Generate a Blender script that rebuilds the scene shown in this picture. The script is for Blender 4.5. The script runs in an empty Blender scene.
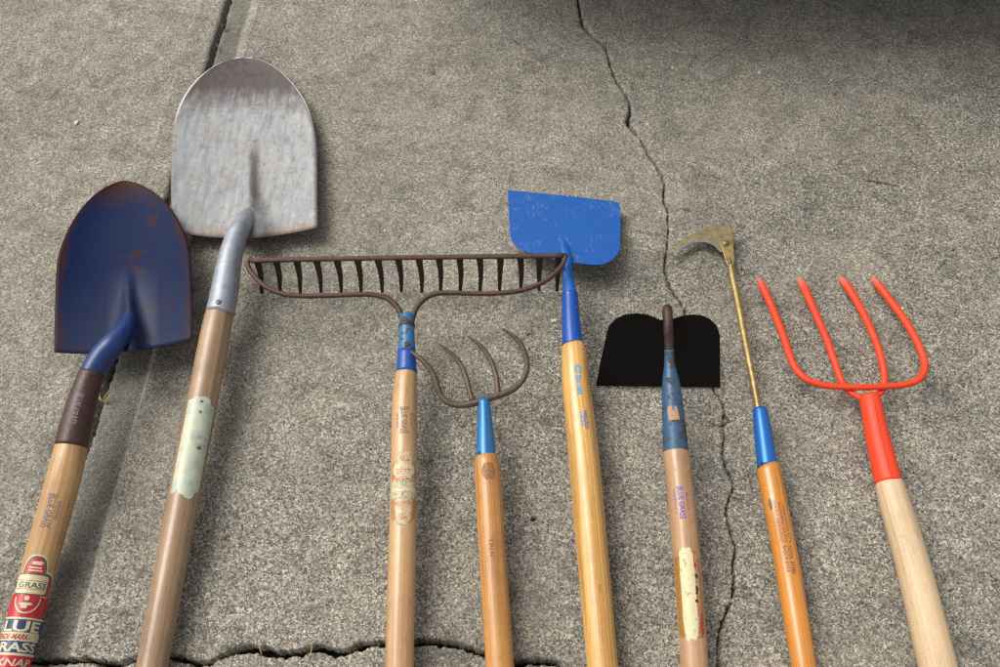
import bpy, bmesh, math, random
import numpy as np
from mathutils import Vector
from mathutils.geometry import tessellate_polygon
random.seed(7)
sc = bpy.context.scene
R_ = math.radians

# ------------------------------------------------------------------ camera
FPX = 853.0            # focal length in photo pixels (photo is 1000 px wide)
PITCH = R_(60.0)       # looking down
CAM_H = 0.96
cam_d = bpy.data.cameras.new("camera")
cam = bpy.data.objects.new("camera", cam_d)
sc.collection.objects.link(cam)
cam_d.sensor_width = 36.0
cam_d.lens = 36.0 * FPX / 1000.0
cam_d.clip_start = 0.02
cam_d.clip_end = 100.0
cam.location = (0, 0, CAM_H)
cam.rotation_euler = (math.pi / 2 - PITCH, 0, 0)
sc.camera = cam

# ------------------------------------------------------------------ world, sun, exposure
LIGHT = Vector((0.50, -0.27, -0.82)).normalized()      # direction the light travels
world = bpy.data.worlds.new("World")
sc.world = world
world.use_nodes = True
wn = world.node_tree
sky = wn.nodes.new("ShaderNodeTexSky")
sky.sky_type = 'NISHITA'
sky.sun_disc = False
to_sun = -LIGHT
sky.sun_elevation = math.asin(to_sun.z)
sky.sun_rotation = math.atan2(to_sun.x, to_sun.y)
sky.air_density = 1.0
sky.dust_density = 6.0
sky.ozone_density = 0.6
bg = wn.nodes["Background"]
bg.inputs[1].default_value = 0.15
hsv = wn.nodes.new("ShaderNodeHueSaturation")      # thin overcast: the sky's blue is washed out
hsv.inputs["Saturation"].default_value = 0.22
wn.links.new(sky.outputs[0], hsv.inputs["Color"])
wn.links.new(hsv.outputs[0], bg.inputs[0])
sun_d = bpy.data.lights.new("sun", 'SUN')
sun_d.energy = 1.15
sun_d.angle = R_(36)
sun_d.color = (1.0, 0.975, 0.90)
sun = bpy.data.objects.new("sun", sun_d)
sc.collection.objects.link(sun)
sun.location = (-1, 1, 3)
sun.rotation_euler = LIGHT.to_track_quat('-Z', 'Y').to_euler()
sc.view_settings.view_transform = 'Standard'
sc.view_settings.look = 'None'
sc.view_settings.exposure = 0.12
sc.view_settings.gamma = 1.0
sc.cycles.use_denoising = False      # keep the grain of the concrete crisp
sc.cycles.filter_width = 1.3

# ------------------------------------------------------------------ helpers
SP, CP = math.sin(PITCH), math.cos(PITCH)
CAMP = Vector((0, 0, CAM_H))

def P(px, py, z):
    """world point at height z that the photo shows at pixel (px, py)"""
    u = (px - 500.0) / FPX
    v = (py - 333.5) / FPX
    t = (CAM_H - z) / (SP + v * CP)
    return Vector((u * t, t * (CP - v * SP), z))

def depth(p):
    d = p - CAMP
    return d.y * CP - d.z * SP

def link(o, parent=None):
    sc.collection.objects.link(o)
    if parent is not None:
        o.parent = parent
    return o

def origin_of(o):
    v = Vector((0, 0, 0))
    while o is not None:
        v += o.location
        o = o.parent
    return v

def mesh_obj(name, verts, faces, mat, parent=None, uvs=None, smooth=True, origin=None):
    me = bpy.data.meshes.new(name)
    base = origin_of(parent) if parent is not None else (origin or Vector((0, 0, 0)))
    me.from_pydata([tuple(Vector(v) - base) for v in verts], [], faces)
    if uvs is not None:
        uvl = me.uv_layers.new(name="UVMap")
        flat = []
        for poly in me.polygons:
            for li in poly.loop_indices:
                flat.extend(uvs[li] if isinstance(uvs, dict) else uvs[me.loops[li].vertex_index])
        uvl.data.foreach_set("uv", flat)
    me.materials.append(mat)
    if smooth:
        me.polygons.foreach_set("use_smooth", [True] * len(me.polygons))
    me.update()
    o = bpy.data.objects.new(name, me)
    if parent is None:
        o.location = base
    return link(o, parent)

def fix_normals(o):
    bm = bmesh.new(); bm.from_mesh(o.data)
    bmesh.ops.recalc_face_normals(bm, faces=bm.faces)
    bm.to_mesh(o.data); bm.free()

def catmull(ctrl, step_px=3.0):
    """smooth chain through control rows (any number of components)"""
    c = [np.array(r, float) for r in ctrl]
    out = []
    n = len(c)
    for i in range(n - 1):
        p0 = c[i - 1] if i > 0 else 2 * c[0] - c[1]
        p1, p2 = c[i], c[i + 1]
        p3 = c[i + 2] if i + 2 < n else 2 * c[-1] - c[-2]
        m = max(2, int(np.linalg.norm((p2 - p1)[:2]) / step_px))
        d = [max(1e-6, np.linalg.norm((b - a)[:2])) ** 0.5 for a, b in ((p0, p1), (p1, p2), (p2, p3))]
        t0, t1 = 0.0, d[0]; t2 = t1 + d[1]; t3 = t2 + d[2]
        for k in range(m):
            t = t1 + (t2 - t1) * k / m
            A1 = (t1 - t) / (t1 - t0) * p0 + (t - t0) / (t1 - t0) * p1
            A2 = (t2 - t) / (t2 - t1) * p1 + (t - t1) / (t2 - t1) * p2
            A3 = (t3 - t) / (t3 - t2) * p2 + (t - t2) / (t3 - t2) * p3
            B1 = (t2 - t) / (t2 - t0) * A1 + (t - t0) / (t2 - t0) * A2
            B2 = (t3 - t) / (t3 - t1) * A2 + (t - t1) / (t3 - t1) * A3
            out.append((t2 - t) / (t2 - t1) * B1 + (t - t1) / (t2 - t1) * B2)
    out.append(c[-1])
    return out

class Rod:
    """round bar: control rows are (px, py, z, width across the bar in px)"""
    def __init__(self, ctrl, extend=0.0, step=3.0, flat=1.0, thick=1.0):
        rows = catmull(ctrl, step)
        self.P = [P(r[0], r[1], r[2]) for r in rows]
        self.Y = [r[1] for r in rows]
        self.R = [max(0.0002, 0.5 * thick * r[3] * depth(p) / FPX) for r, p in zip(rows, self.P)]
        self.flat = flat
        if extend > 0:                      # carry the handle on past the edge of the photograph, down to the ground
            d = (self.P[-1] - self.P[-8]).normalized()
            dh = Vector((d.x, d.y, 0)).normalized()
            r = self.R[-1]
            z0 = self.P[-1].z
            s0 = d.z
            n = int(extend / 0.03)
            base = self.P[-1].copy()
            for k in range(1, n + 1):
                s = 0.03 * k
                q = base + dh * s
                f = min(1.0, s / 0.45)
                q.z = max(r, z0 + s0 * s * (1 - f)) * (1 - f) + (r + 0.0006) * f if s < 0.45 else r + 0.0006
                self.P.append(q); self.R.append(r); self.Y.append(self.Y[-1] + 20)
        self.S = [0.0]
        for a, b in zip(self.P, self.P[1:]):
            self.S.append(self.S[-1] + (b - a).length)
        n = len(self.P)
        self.T, self.N, self.B = [], [], []
        for i in range(n):
            t = (self.P[min(n - 1, i + 1)] - self.P[max(0, i - 1)]).normalized()
            self.T.append(t)
        # camera-side normal at the start, carried along without twist for tight curves
        for i in range(n):
            ref = Vector((0, -CP, SP)) if i == 0 else self.N[-1]
            if i == 0:
                ref = Vector((0, -0.35, 0.94))
            nn = ref - self.T[i] * ref.dot(self.T[i])
            nn.normalize()
            self.N.append(nn)
            self.B.append(self.T[i].cross(nn).normalized())
    def face_camera(self):
        for i in range(len(self.P)):
            c = CAMP - self.P[i]
            if self.P[i].y < 0.25:
                c = CAMP - self.P[i] + Vector((0, self.P[i].y - 0.25, 0))
            nn = (c - self.T[i] * c.dot(self.T[i])).normalized()
            b = self.T[i].cross(nn).normalized()
            self.N[i] = nn; self.B[i] = b
        return self
    def mesh(self, name, mat, parent, seg=28, cap=True, cut0=None, cut1=None, round0=False, round1=False, square=False):
        verts, uvs, faces = [], [], []
        n = len(self.P)
        Ps, Rs = list(self.P), list(self.R)
        for i in range(n):
            for k in range(seg + 1):
                th = -math.pi + 2 * math.pi * k / seg
                r = self.R[i]
                cx, sx = math.cos(th), math.sin(th)
                if square:
                    m = max(abs(cx), abs(sx)) ** 0.75
                    cx, sx = cx / m, sx / m
                off = 0.0
                if i == 0 and cut0: off = cut0(th)
                if i == n - 1 and cut1: off = cut1(th)
                verts.append(Ps[i] + self.N[i] * (cx * r * self.flat) + self.B[i] * (sx * r) + self.T[i] * off)
                uvs.append((th * Rs[i], self.S[i] + off))
        w = seg + 1
        for i in range(n - 1):
            for k in range(seg):
                a = i * w + k
                faces.append((a, a + 1, a + w + 1, a + w))
        if cap:
            for i, sgn, rnd in ((0, -1, round0), (n - 1, 1, round1)):
                ring0 = i * w
                prev = [ring0 + k for k in range(w)]
                if rnd:
                    for ang in (25, 50, 72):
                        a = R_(ang)
                        new = []
                        for k in range(w):
                            th = -math.pi + 2 * math.pi * k / seg
                            r = self.R[i] * math.cos(a)
                            new.append(len(verts))
                            verts.append(Ps[i] + self.N[i] * (math.cos(th) * r * self.flat) + self.B[i] * (math.sin(th) * r) + self.T[i] * (sgn * self.R[i] * math.sin(a)))
                            uvs.append((th * self.R[i], self.S[i] + sgn * self.R[i] * math.sin(a)))
                        for k in range(seg):
                            q = (prev[k], prev[k + 1], new[k + 1], new[k])
                            faces.append(q if sgn > 0 else q[::-1])
                        prev = new
                    ctr = Ps[i] + self.T[i] * (sgn * self.R[i])
                else:
                    ctr = Ps[i].copy()
                ci = len(verts)
                verts.append(ctr); uvs.append((0, self.S[i]))
                for k in range(seg):
                    q = (prev[k], prev[k + 1], ci)
                    faces.append(q if sgn > 0 else q[::-1])
        o = mesh_obj(name, verts, faces, mat, parent, uvs)
        bm = bmesh.new(); bm.from_mesh(o.data)
        bmesh.ops.remove_doubles(bm, verts=bm.verts, dist=0.000001)
        bmesh.ops.recalc_face_normals(bm, faces=bm.faces)
        bm.to_mesh(o.data); bm.free()
        return o
    def index(self, y):
        for i in range(len(self.Y) - 1):
            if self.Y[i] <= y <= self.Y[i + 1]:
                return i, (y - self.Y[i]) / max(1e-9, self.Y[i + 1] - self.Y[i])
        return (0, 0.0) if y < self.Y[0] else (len(self.Y) - 2, 1.0)
    def at(self, y, apx, lift):
        """point on the surface: photo row y along the axis, apx = arc distance in photo px to the right of the camera side"""
        i, f = self.index(y + 4.0)
        L = lambda A: A[i] * (1 - f) + A[i + 1] * f
        p, n, b, r = L(self.P), L(self.N).normalized(), L(self.B).normalized(), L(self.R)
        a = apx * depth(p) / FPX
        th = a / r * (-1 if b.x < 0 else 1)
        return p + (n * math.cos(th) + b * math.sin(th)) * (r + lift)

def wrap(rod, name, polys, mat, parent, lift=0.00025, y_center=None):
    """polys: list of triangles/quads as [(y, apx), ...] pairs, wrapped round the rod"""
    bm = bmesh.new()
    for poly in polys:
        vs = [bm.verts.new((a, y, 0)) for (y, a) in poly]
        try: bm.faces.new(vs)
        except ValueError: pass
    bmesh.ops.remove_doubles(bm, verts=bm.verts, dist=0.01)
    for _ in range(4):
        es = [e for e in bm.edges if abs(e.verts[0].co.x - e.verts[1].co.x) > 2.5 or abs(e.verts[0].co.y - e.verts[1].co.y) > 9]
        if not es: break
        bmesh.ops.subdivide_edges(bm, edges=es, cuts=1)
        bmesh.ops.triangulate(bm, faces=[f for f in bm.faces if len(f.verts) > 4])
    bmesh.ops.triangulate(bm, faces=bm.faces)
    bm.verts.index_update()
    verts, uvs = [], []
    for v in bm.verts:
        verts.append(rod.at(v.co.y, v.co.x, lift))
        uvs.append((v.co.x * 0.0011, v.co.y * 0.0011))
    faces = [[v.index for v in f.verts] for f in bm.faces]
    bm.free()
    # orient outward
    if faces:
        f = faces[len(faces) // 2]
        a, b, c = (Vector(verts[i]) for i in f[:3])
        i0, _ = rod.index(0)
        nrm = (b - a).cross(c - a)
        if nrm.dot(CAMP - a) < 0:
            faces = [ff[::-1] for ff in faces]
    return mesh_obj(name, verts, faces, mat, parent, uvs)

def blob(y0, y1, a0, a1, corner=0.5, rag=0.0, n=40, seed=0):
    """rounded (superellipse) outline, optionally ragged -> one polygon"""
    rnd = random.Random(seed)
    cy, ca, ry, ra = (y0 + y1) / 2, (a0 + a1) / 2, (y1 - y0) / 2, (a1 - a0) / 2
    pts = []
    for k in range(n):
        t = 2 * math.pi * k / n
        c, s = math.cos(t), math.sin(t)
        e = corner
        j = 1 + rag * rnd.uniform(-1, 1)
        pts.append((cy + ry * math.copysign(abs(s) ** e, s) * j, ca + ra * math.copysign(abs(c) ** e, c) * j))
    return tri(pts)

def tri(pts):
    t = tessellate_polygon([[Vector((a, y, 0)) for (y, a) in pts]])
    return [[pts[i] for i in f] for f in t]

def rect(y0, y1, a0, a1):
    return [[(y0, a0), (y0, a1), (y1, a1), (y1, a0)]]

def text_polys(body, y0, y1, a0, a1, along=True, bow=0.0, bold=0.012, shear=0.0, arc=0.0):
    """letters as flat faces fitted to the box; along=True runs down the handle with letter tops to the right"""
    cu = bpy.data.curves.new("letters", 'FONT')
    cu.body = body; cu.offset = bold; cu.resolution_u = 3; cu.shear = shear
    ob = bpy.data.objects.new("letters", cu)
    sc.collection.objects.link(ob)
    dg = bpy.context.evaluated_depsgraph_get()
    me = bpy.data.meshes.new_from_object(ob.evaluated_get(dg))
    co = [(v.co.x, v.co.y) for v in me.vertices]
    fs = [list(p.vertices) for p in me.polygons]
    bpy.data.objects.remove(ob); bpy.data.curves.remove(cu); bpy.data.meshes.remove(me)
    xs = [c[0] for c in co]; ys = [c[1] for c in co]
    x0, x1, yy0, yy1 = min(xs), max(xs), min(ys), max(ys)
    res = []
    for f in fs:
        q = []
        for i in f:
            u = (co[i][0] - x0) / (x1 - x0); v = (co[i][1] - yy0) / (yy1 - yy0)
            if bow: v = 0.5 + (v - 0.5) * (1 - bow + bow * (2 * u - 1) ** 2)
            if along: q.append((y0 + u * (y1 - y0), a0 + v * (a1 - a0)))
            else: q.append((y1 - v * (y1 - y0) + arc * (2 * u - 1) ** 2, a0 + u * (a1 - a0)))
        res.append(q)
    return res

def thing(name, loc, label, cat, group=None):
    o = bpy.data.objects.new(name, None)
    o.empty_display_size = 0.05
    o.location = loc
    o["label"] = label; o["category"] = cat
    if group: o["group"] = group
    return link(o)

def tag(o, label, cat, group=None):
    o["label"] = label; o["category"] = cat
    if group: o["group"] = group
    return o

# ------------------------------------------------------------------ material kit
class M:
    def __init__(self, name):
        self.m = bpy.data.materials.new(name); self.m.use_nodes = True
        self.t = self.m.node_tree; self.b = self.t.nodes["Principled BSDF"]
    def n(self, typ, **kw):
        nd = self.t.nodes.new(typ)
        for k, v in kw.items():
            if k.startswith("i_"):
                key = k[2:]
                key = int(key) if key.isdigit() else key.replace("_", " ")
                if hasattr(v, "links") or isinstance(v, bpy.types.NodeSocket): self.t.links.new(v, nd.inputs[key])
                else: nd.inputs[key].default_value = v
            else: setattr(nd, k, v)
        return nd
    def co(self, kind="UV", scale=(1, 1, 1), loc=(0, 0, 0)):
        tc = self.n("ShaderNodeTexCoord")
        mp = self.n("ShaderNodeMapping", i_Vector=tc.outputs[kind])
        mp.inputs["Scale"].default_value = scale; mp.inputs["Location"].default_value = loc
        return mp.outputs[0]
    def noise(self, vec, scale, detail=3, rough=0.55, dist=0.0):
        return self.n("ShaderNodeTexNoise", i_Vector=vec, i_Scale=scale, i_Detail=detail, i_Roughness=rough, i_Distortion=dist)
    def ramp(self, fac, stops, interp='LINEAR'):
        r = self.n("ShaderNodeValToRGB", i_Fac=fac)
        cr = r.color_ramp; cr.interpolation = interp
        while len(cr.elements) < len(stops): cr.elements.new(0.5)
        for e, (p, c) in zip(cr.elements, stops):
            e.position = p; e.color = (c, c, c, 1) if isinstance(c, (int, float)) else (*c, 1)
        return r.outputs[0]
    def mix(self, fac, a, b, mode='MIX'):
        nd = self.t.nodes.new("ShaderNodeMix"); nd.data_type = 'RGBA'; nd.blend_type = mode; nd.clamp_result = False
        for s, v in ((nd.inputs[0], fac), (nd.inputs[6], a), (nd.inputs[7], b)):
            if isinstance(v, bpy.types.NodeSocket): self.t.links.new(v, s)
            elif isinstance(v, (int, float)): s.default_value = v if s == nd.inputs[0] else (v, v, v, 1)
            else: s.default_value = (*v, 1)
        return nd.outputs[2]
    def math(self, op, a, b=0.0, clamp=False):
        nd = self.t.nodes.new("ShaderNodeMath"); nd.operation = op; nd.use_clamp = clamp
        for s, v in ((nd.inputs[0], a), (nd.inputs[1], b)):
            if isinstance(v, bpy.types.NodeSocket): self.t.links.new(v, s)
            else: s.default_value = v
        return nd.outputs[0]
    def set(self, **kw):
        for k, v in kw.items():
            s = self.b.inputs[k.replace("_", " ")]
            if isinstance(v, bpy.types.NodeSocket): self.t.links.new(v, s)
            elif isinstance(v, tuple): s.default_value = (*v, 1)
            else: s.default_value = v
        return self
    def bump(self, h, strength=0.3, dist=0.001):
        b = self.n("ShaderNodeBump", i_Height=h, i_Strength=strength, i_Distance=dist)
        self.t.links.new(b.outputs[0], self.b.inputs["Normal"])
        return self

def wood(name, light, dark, seed, streak=0.5, fine=260, gloss=0.38, dirt=0.32, dirtcol=(0.10, 0.06, 0.035), coat=0.5):
    light = tuple(min(1, x * 1.02) for x in light); dark = tuple(x * 0.80 for x in dark)
    m = M(name)
    v = m.co("UV", (1, 0.007, 1), (seed * 3.1, seed * 1.7, 0))
    n1 = m.noise(v, fine * 1.7, 3, 0.6, 0.1)
    v2 = m.co("UV", (1, 0.02, 1), (seed, seed * 2.3, 0))
    n2 = m.noise(v2, 110, 2, 0.5, 0.3)
    v3 = m.co("UV", (1, 1, 1), (seed * 5.1, 0, 0))
    n3 = m.noise(v3, 26, 5, 0.65)
    n4 = m.noise(v3, 9, 2, 0.5)
    pores = m.noise(m.co("UV", (1, 0.06, 1), (seed, 9, 0)), 900, 2, 0.5)
    g = m.ramp(n1.outputs[0], [(0.42, 0.0), (0.58, 1.0)])
    g2 = m.ramp(n2.outputs[0], [(0.47, 0.0), (0.58, 1.0)])
    c = m.mix(m.math('MULTIPLY', g, streak), light, dark)
    c = m.mix(m.math('MULTIPLY', g2, streak * 0.8), c, dark)
    c = m.mix(m.math('MULTIPLY', m.ramp(pores.outputs[0], [(0.58, 0.0), (0.66, 1.0)]), 0.35), c, tuple(x * 0.45 for x in dark))
    c = m.mix(m.math('MULTIPLY', m.ramp(n3.outputs[0], [(0.5, 0.0), (0.72, 1.0)]), dirt), c, dirtcol)
    c = m.mix(m.math('MULTIPLY', m.ramp(n4.outputs[0], [(0.35, 0.0), (0.7, 1.0)]), 0.30), c, tuple(min(1, x * 1.25) for x in light))
    nicks = m.noise(m.co('UV', (1, 0.35, 1), (seed * 2.2, 4, 0)), 150, 3, 0.6)
    c = m.mix(m.math('MULTIPLY', m.ramp(nicks.outputs[0], [(0.69, 0.0), (0.73, 1.0)]), 0.6), c, tuple(x * 0.4 for x in dark))
    rough = m.ramp(n3.outputs[0], [(0.3, gloss - 0.05), (0.7, gloss + 0.22)])
    m.set(Base_Color=c, Roughness=rough, Coat_Weight=coat, Coat_Roughness=0.20)
    m.bump(m.mix(0.35, n1.outputs[0], pores.outputs[0]), 0.25, 0.0006)
    return m.m

def paint(name, col, chip_amt=0.55, chip=(0.09, 0.045, 0.03), rough=0.35, worn=None, scale=120, metallic=0.0, seed=0, var=0.25, scuff=0.0, scuffcol=(0.5, 0.5, 0.5)):
    m = M(name)
    v = m.co("Object", (1, 1, 1), (seed, seed * 1.3, seed * 0.7))
    n = m.noise(v, scale, 6, 0.62, 0.2)
    n2 = m.noise(v, scale * 0.25, 3, 0.5)
    c = m.mix(m.math('MULTIPLY', n2.outputs[0], var), col, tuple(x * 0.45 for x in col))
    if scuff:
        vs = m.co("Object", (1, 0.14, 1), (seed + 4, 0, 0))
        ns = m.noise(vs, 330, 6, 0.75); nl = m.noise(v, 42, 2, 0.5)
        c = m.mix(m.math('MULTIPLY', m.math('MULTIPLY', m.ramp(ns.outputs[0], [(0.52, 0.0), (0.60, 1.0)]), m.ramp(nl.outputs[0], [(0.52, 0.0), (0.60, 1.0)])), scuff), c, scuffcol)
    mk = m.ramp(n.outputs[0], [(chip_amt, 0.0), (chip_amt + 0.03, 1.0)])
    c = m.mix(mk, c, chip)
    r = m.mix(mk, rough, 0.75)
    m.set(Base_Color=c, Roughness=r, Metallic=metallic)
    nf = m.noise(v, 700, 2)
    m.bump(m.mix(0.85, nf.outputs[0], mk), 0.18, 0.0005)
    return m.m

def rust(name, a, b, metallic=0.35, rough=0.6, scale=160, seed=0, hi=(0.25, 0.16, 0.11)):
    m = M(name)
    v = m.co("Object", (1, 1, 1), (seed, seed, seed))
    n = m.noise(v, scale, 6, 0.65)
    n2 = m.noise(v, scale * 5, 3, 0.6)
    c = m.mix(m.ramp(n.outputs[0], [(0.35, 0.0), (0.65, 1.0)]), a, b)
    c = m.mix(m.math('MULTIPLY', m.ramp(n2.outputs[0], [(0.60, 0.0), (0.72, 1.0)]), 0.5), c, hi)
    m.set(Base_Color=c, Metallic=metallic, Roughness=m.ramp(n.outputs[0], [(0.3, rough - 0.1), (0.7, rough + 0.15)]))
    m.bump(n2.outputs[0], 0.35, 0.0006)
    return m.m

def plain(name, col, rough=0.6, metallic=0.0, var=0.2, scale=300):
    m = M(name)
    v = m.co("Object")
    n = m.noise(v, scale, 3)
    c = m.mix(m.math('MULTIPLY', n.outputs[0], var), col, tuple(x * 0.4 for x in col))
    m.set(Base_Color=c, Roughness=rough, Metallic=metallic)
    return m.m

def worn_ink(name, col, amount=0.5, scale=900):
    """stamp ink that has worn away in flecks down to the wood (alpha)"""
    m = M(name)
    v = m.co("Object")
    n = m.noise(v, scale, 3, 0.7)
    a = m.ramp(n.outputs[0], [(amount - 0.06, 1.0), (amount + 0.08, 0.12)])
    m.set(Base_Color=col, Roughness=0.6, Alpha=a)
    return m.m

# ------------------------------------------------------------------ concrete slab
def polyline_world(pts, wk=1.0):
    rows = catmull([(a, b, w) for a, b, w in pts], 4.0)
    rnd = random.Random(3)
    out = []
    for i, r in enumerate(rows):
        p = P(r[0], r[1], 0)
        j = 0.0011
        wpx = wk * r[2] * depth(p) / FPX
        out.append((p.x + rnd.uniform(-j, j), p.y + rnd.uniform(-j, j), wpx * rnd.uniform(0.72, 1.25)))
    return out

CR1 = [(574, -60, 2.5), (578, 0, 3.2), (582, 22, 3.2), (592, 36, 2.6), (606, 48, 2.6), (609, 62, 3.4), (616, 80, 2.6), (626, 95, 2.6), (631, 108, 3.4), (628, 121, 6.0),
       (640, 138, 3.0), (644, 146, 3.6), (653, 161, 2.4), (663, 176, 2.4), (664, 198, 2.6), (668, 215, 2.2), (668, 244, 1.8), (665, 267, 2.2),
       (671, 287, 2.2), (683, 307, 2.0), (697, 345, 2.0), (712, 384, 2.2), (724.7, 409, 3.0), (723.6, 422, 2.6), (725.7, 439, 2.4), (722.6, 453, 2.2),
       (728, 470, 3.2), (733.7, 483, 2.6), (727, 506, 3.4), (730, 531, 4.4), (736, 550, 3.2), (733.5, 564, 3.2), (734.7, 585, 4.0), (732, 602, 3.4),
       (725, 618, 4.2), (719.4, 639, 4.6), (718, 667, 5.0), (712, 720, 4.0), (716, 800, 4.0), (705, 900, 3.0)]
CR2 = [(-220, 672, 4), (-120, 655, 5), (-40, 666, 5), (0, 664, 6), (32, 661, 7), (65, 661.5, 6), (80, 660, 5), (116, 664, 7), (140, 658.5, 6), (170, 657, 6), (194, 663, 6),
       (206, 663.6, 6), (230, 652.5, 6), (245, 648, 8), (260, 650, 9), (281, 654, 8), (305, 651, 7), (320, 648, 7), (336, 652.5, 8), (360, 646.5, 8),
       (387, 643, 6), (420, 642, 7), (456, 645, 6), (483, 654, 6), (505, 661, 6), (516, 663, 7), (540, 662, 7), (556, 664, 5), (570, 672, 3), (590, 690, 2.5), (605, 720, 2)]
CR3 = [(716, 424, 1.6), (722, 426, 2.0), (729, 421, 1.6), (726, 416, 1.0)]
JOINT = [(243, -60), (228, 0), (205, 75), (170, 192), (110, 366), (84, 448), (20, 663), (-20, 800)]

def axis_coords(lo, hi, step, far):
    core = np.arange(lo, hi + step, step)
    out_hi, out_lo = [core[-1]], [core[0]]
    s = step
    while out_hi[-1] < far:
        s *= 1.35; out_hi.append(out_hi[-1] + s)
    s = step
    while out_lo[-1] > -far:
        s *= 1.35; out_lo.append(out_lo[-1] - s)
    return np.concatenate([np.array(out_lo[1:][::-1]), core, np.array(out_hi[1:])])

def fft_noise(shape, sig, seed):
    rng = np.random.default_rng(seed)
    w = rng.standard_normal(shape)
    fy = np.fft.fftfreq(shape[0])[:, None]; fx = np.fft.rfftfreq(shape[1])[None, :]
    g = np.exp(-2 * (math.pi * sig) ** 2 * (fx ** 2 + fy ** 2))
    r = np.fft.irfft2(np.fft.rfft2(w) * g, s=shape)
    return r / r.std()

def build_ground():
    step = 0.0012
    xs = axis_coords(-1.0, 1.0, step, 6.0)
    ys = axis_coords(0.02, 1.38, step, 6.0)
    nx, ny = len(xs), len(ys)
    X, Y = np.meshgrid(xs, ys)
    inner = ((X > -1.02) & (X < 1.02) & (Y > 0.0) & (Y < 1.4)).astype(float)
    Z = np.zeros_like(X)
    big = fft_noise(X.shape, 60, 1); mid = fft_noise(X.shape, 9, 2); g1 = fft_noise(X.shape, 1.25, 3); g2 = fft_noise(X.shape, 0.75, 4)
    Z += big * 0.0005 + mid * 0.00012
    # exposed aggregate: pebbly in some patches, trowelled smoother in others
    patch = 0.75 + 0.25 * np.tanh(fft_noise(X.shape, 35, 5))
    Z += inner * patch * (g1 * 0.00018 + g2 * 0.00010)
    pits = np.clip(g1 - 1.5, 0, 1.5)
    Z -= inner * patch * pits * 0.0006
    # joint: straight tooled control joint with a rounded shoulder each side
    jp = [P(a, b, 0) for a, b in JOINT]
    a, b = jp[1], jp[-2]
    d = Vector((b.x - a.x, b.y - a.y)).normalized()
    nrm = Vector((d.y, -d.x))
    if nrm.x < 0: nrm = -nrm
    jy = np.array([p.y for p in jp])[::-1]; jx = np.array([p.x for p in jp])[::-1]
    cx = np.interp(Y, jy, jx)
    lo = Y < jy[0]; hi = Y > jy[-1]
    cx = np.where(lo, jx[0] + (Y - jy[0]) * d.x / d.y, cx); cx = np.where(hi, jx[-1] + (Y - jy[-1]) * d.x / d.y, cx)
    dj = (X - cx) * abs(nrm.x) + 0.0006 * mid * 1.0 + 0.0005 * g1
    w = 0.0042
    ad = np.abs(dj)
    shoulder = 0.050
    Z -= np.where(dj > 0, 0.0030 * np.clip((0.053 - dj) / 0.004, 0, 1), 0.0020 * np.clip((dj + 0.046) / 0.02, 0, 1) * (dj > -0.046))
    Z += np.where((dj > 0), 0.0013 * np.exp(-((dj - 0.052) / 0.003) ** 2), 0.0005 * np.exp(-((dj + 0.044) / 0.003) ** 2))
    edge = np.clip((0.011 - ad) / 0.007, 0, 1.0)
    Z -= 0.003 * edge ** 2
    Z = np.where(ad < w, Z - 0.045, Z)
    # cracks
    for pts, wk in ((CR1, 0.60), (CR2, 0.88), (CR3, 0.8)):
        pl = polyline_world(pts, wk)
        for (x0, y0, w0), (x1, y1, w1) in zip(pl, pl[1:]):
            m = 0.02
            ix0, ix1 = np.searchsorted(xs, min(x0, x1) - m), np.searchsorted(xs, max(x0, x1) + m)
            iy0, iy1 = np.searchsorted(ys, min(y0, y1) - m), np.searchsorted(ys, max(y0, y1) + m)
            if ix1 <= ix0 or iy1 <= iy0: continue
            xx, yy = X[iy0:iy1, ix0:ix1], Y[iy0:iy1, ix0:ix1]
            L2 = (x1 - x0) ** 2 + (y1 - y0) ** 2 + 1e-12
            t = np.clip(((xx - x0) * (x1 - x0) + (yy - y0) * (y1 - y0)) / L2, 0, 1)
            dd = np.hypot(xx - x0 - t * (x1 - x0), yy - y0 - t * (y1 - y0))
            wl = 0.5 * (w0 + (w1 - w0) * t)
            dd = dd + 0.0003 * g1[iy0:iy1, ix0:ix1]
            dep = np.where(dd < wl, np.minimum(0.045, 0.010 + wl * 9), 0)
            cn = np.clip(mid[iy0:iy1, ix0:ix1] * 0.9 + 0.3, 0, 2.2)
            sh = (0.0010 + 0.0016 * cn) * np.clip(1 - (dd - wl) / (0.0025 + 0.0030 * cn), 0, 1) ** 1.5 * (dd >= wl)
            crack[iy0:iy1, ix0:ix1] = np.maximum(crack[iy0:iy1, ix0:ix1], dep + sh) if True else 0
    return xs, ys, X, Y, Z

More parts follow.
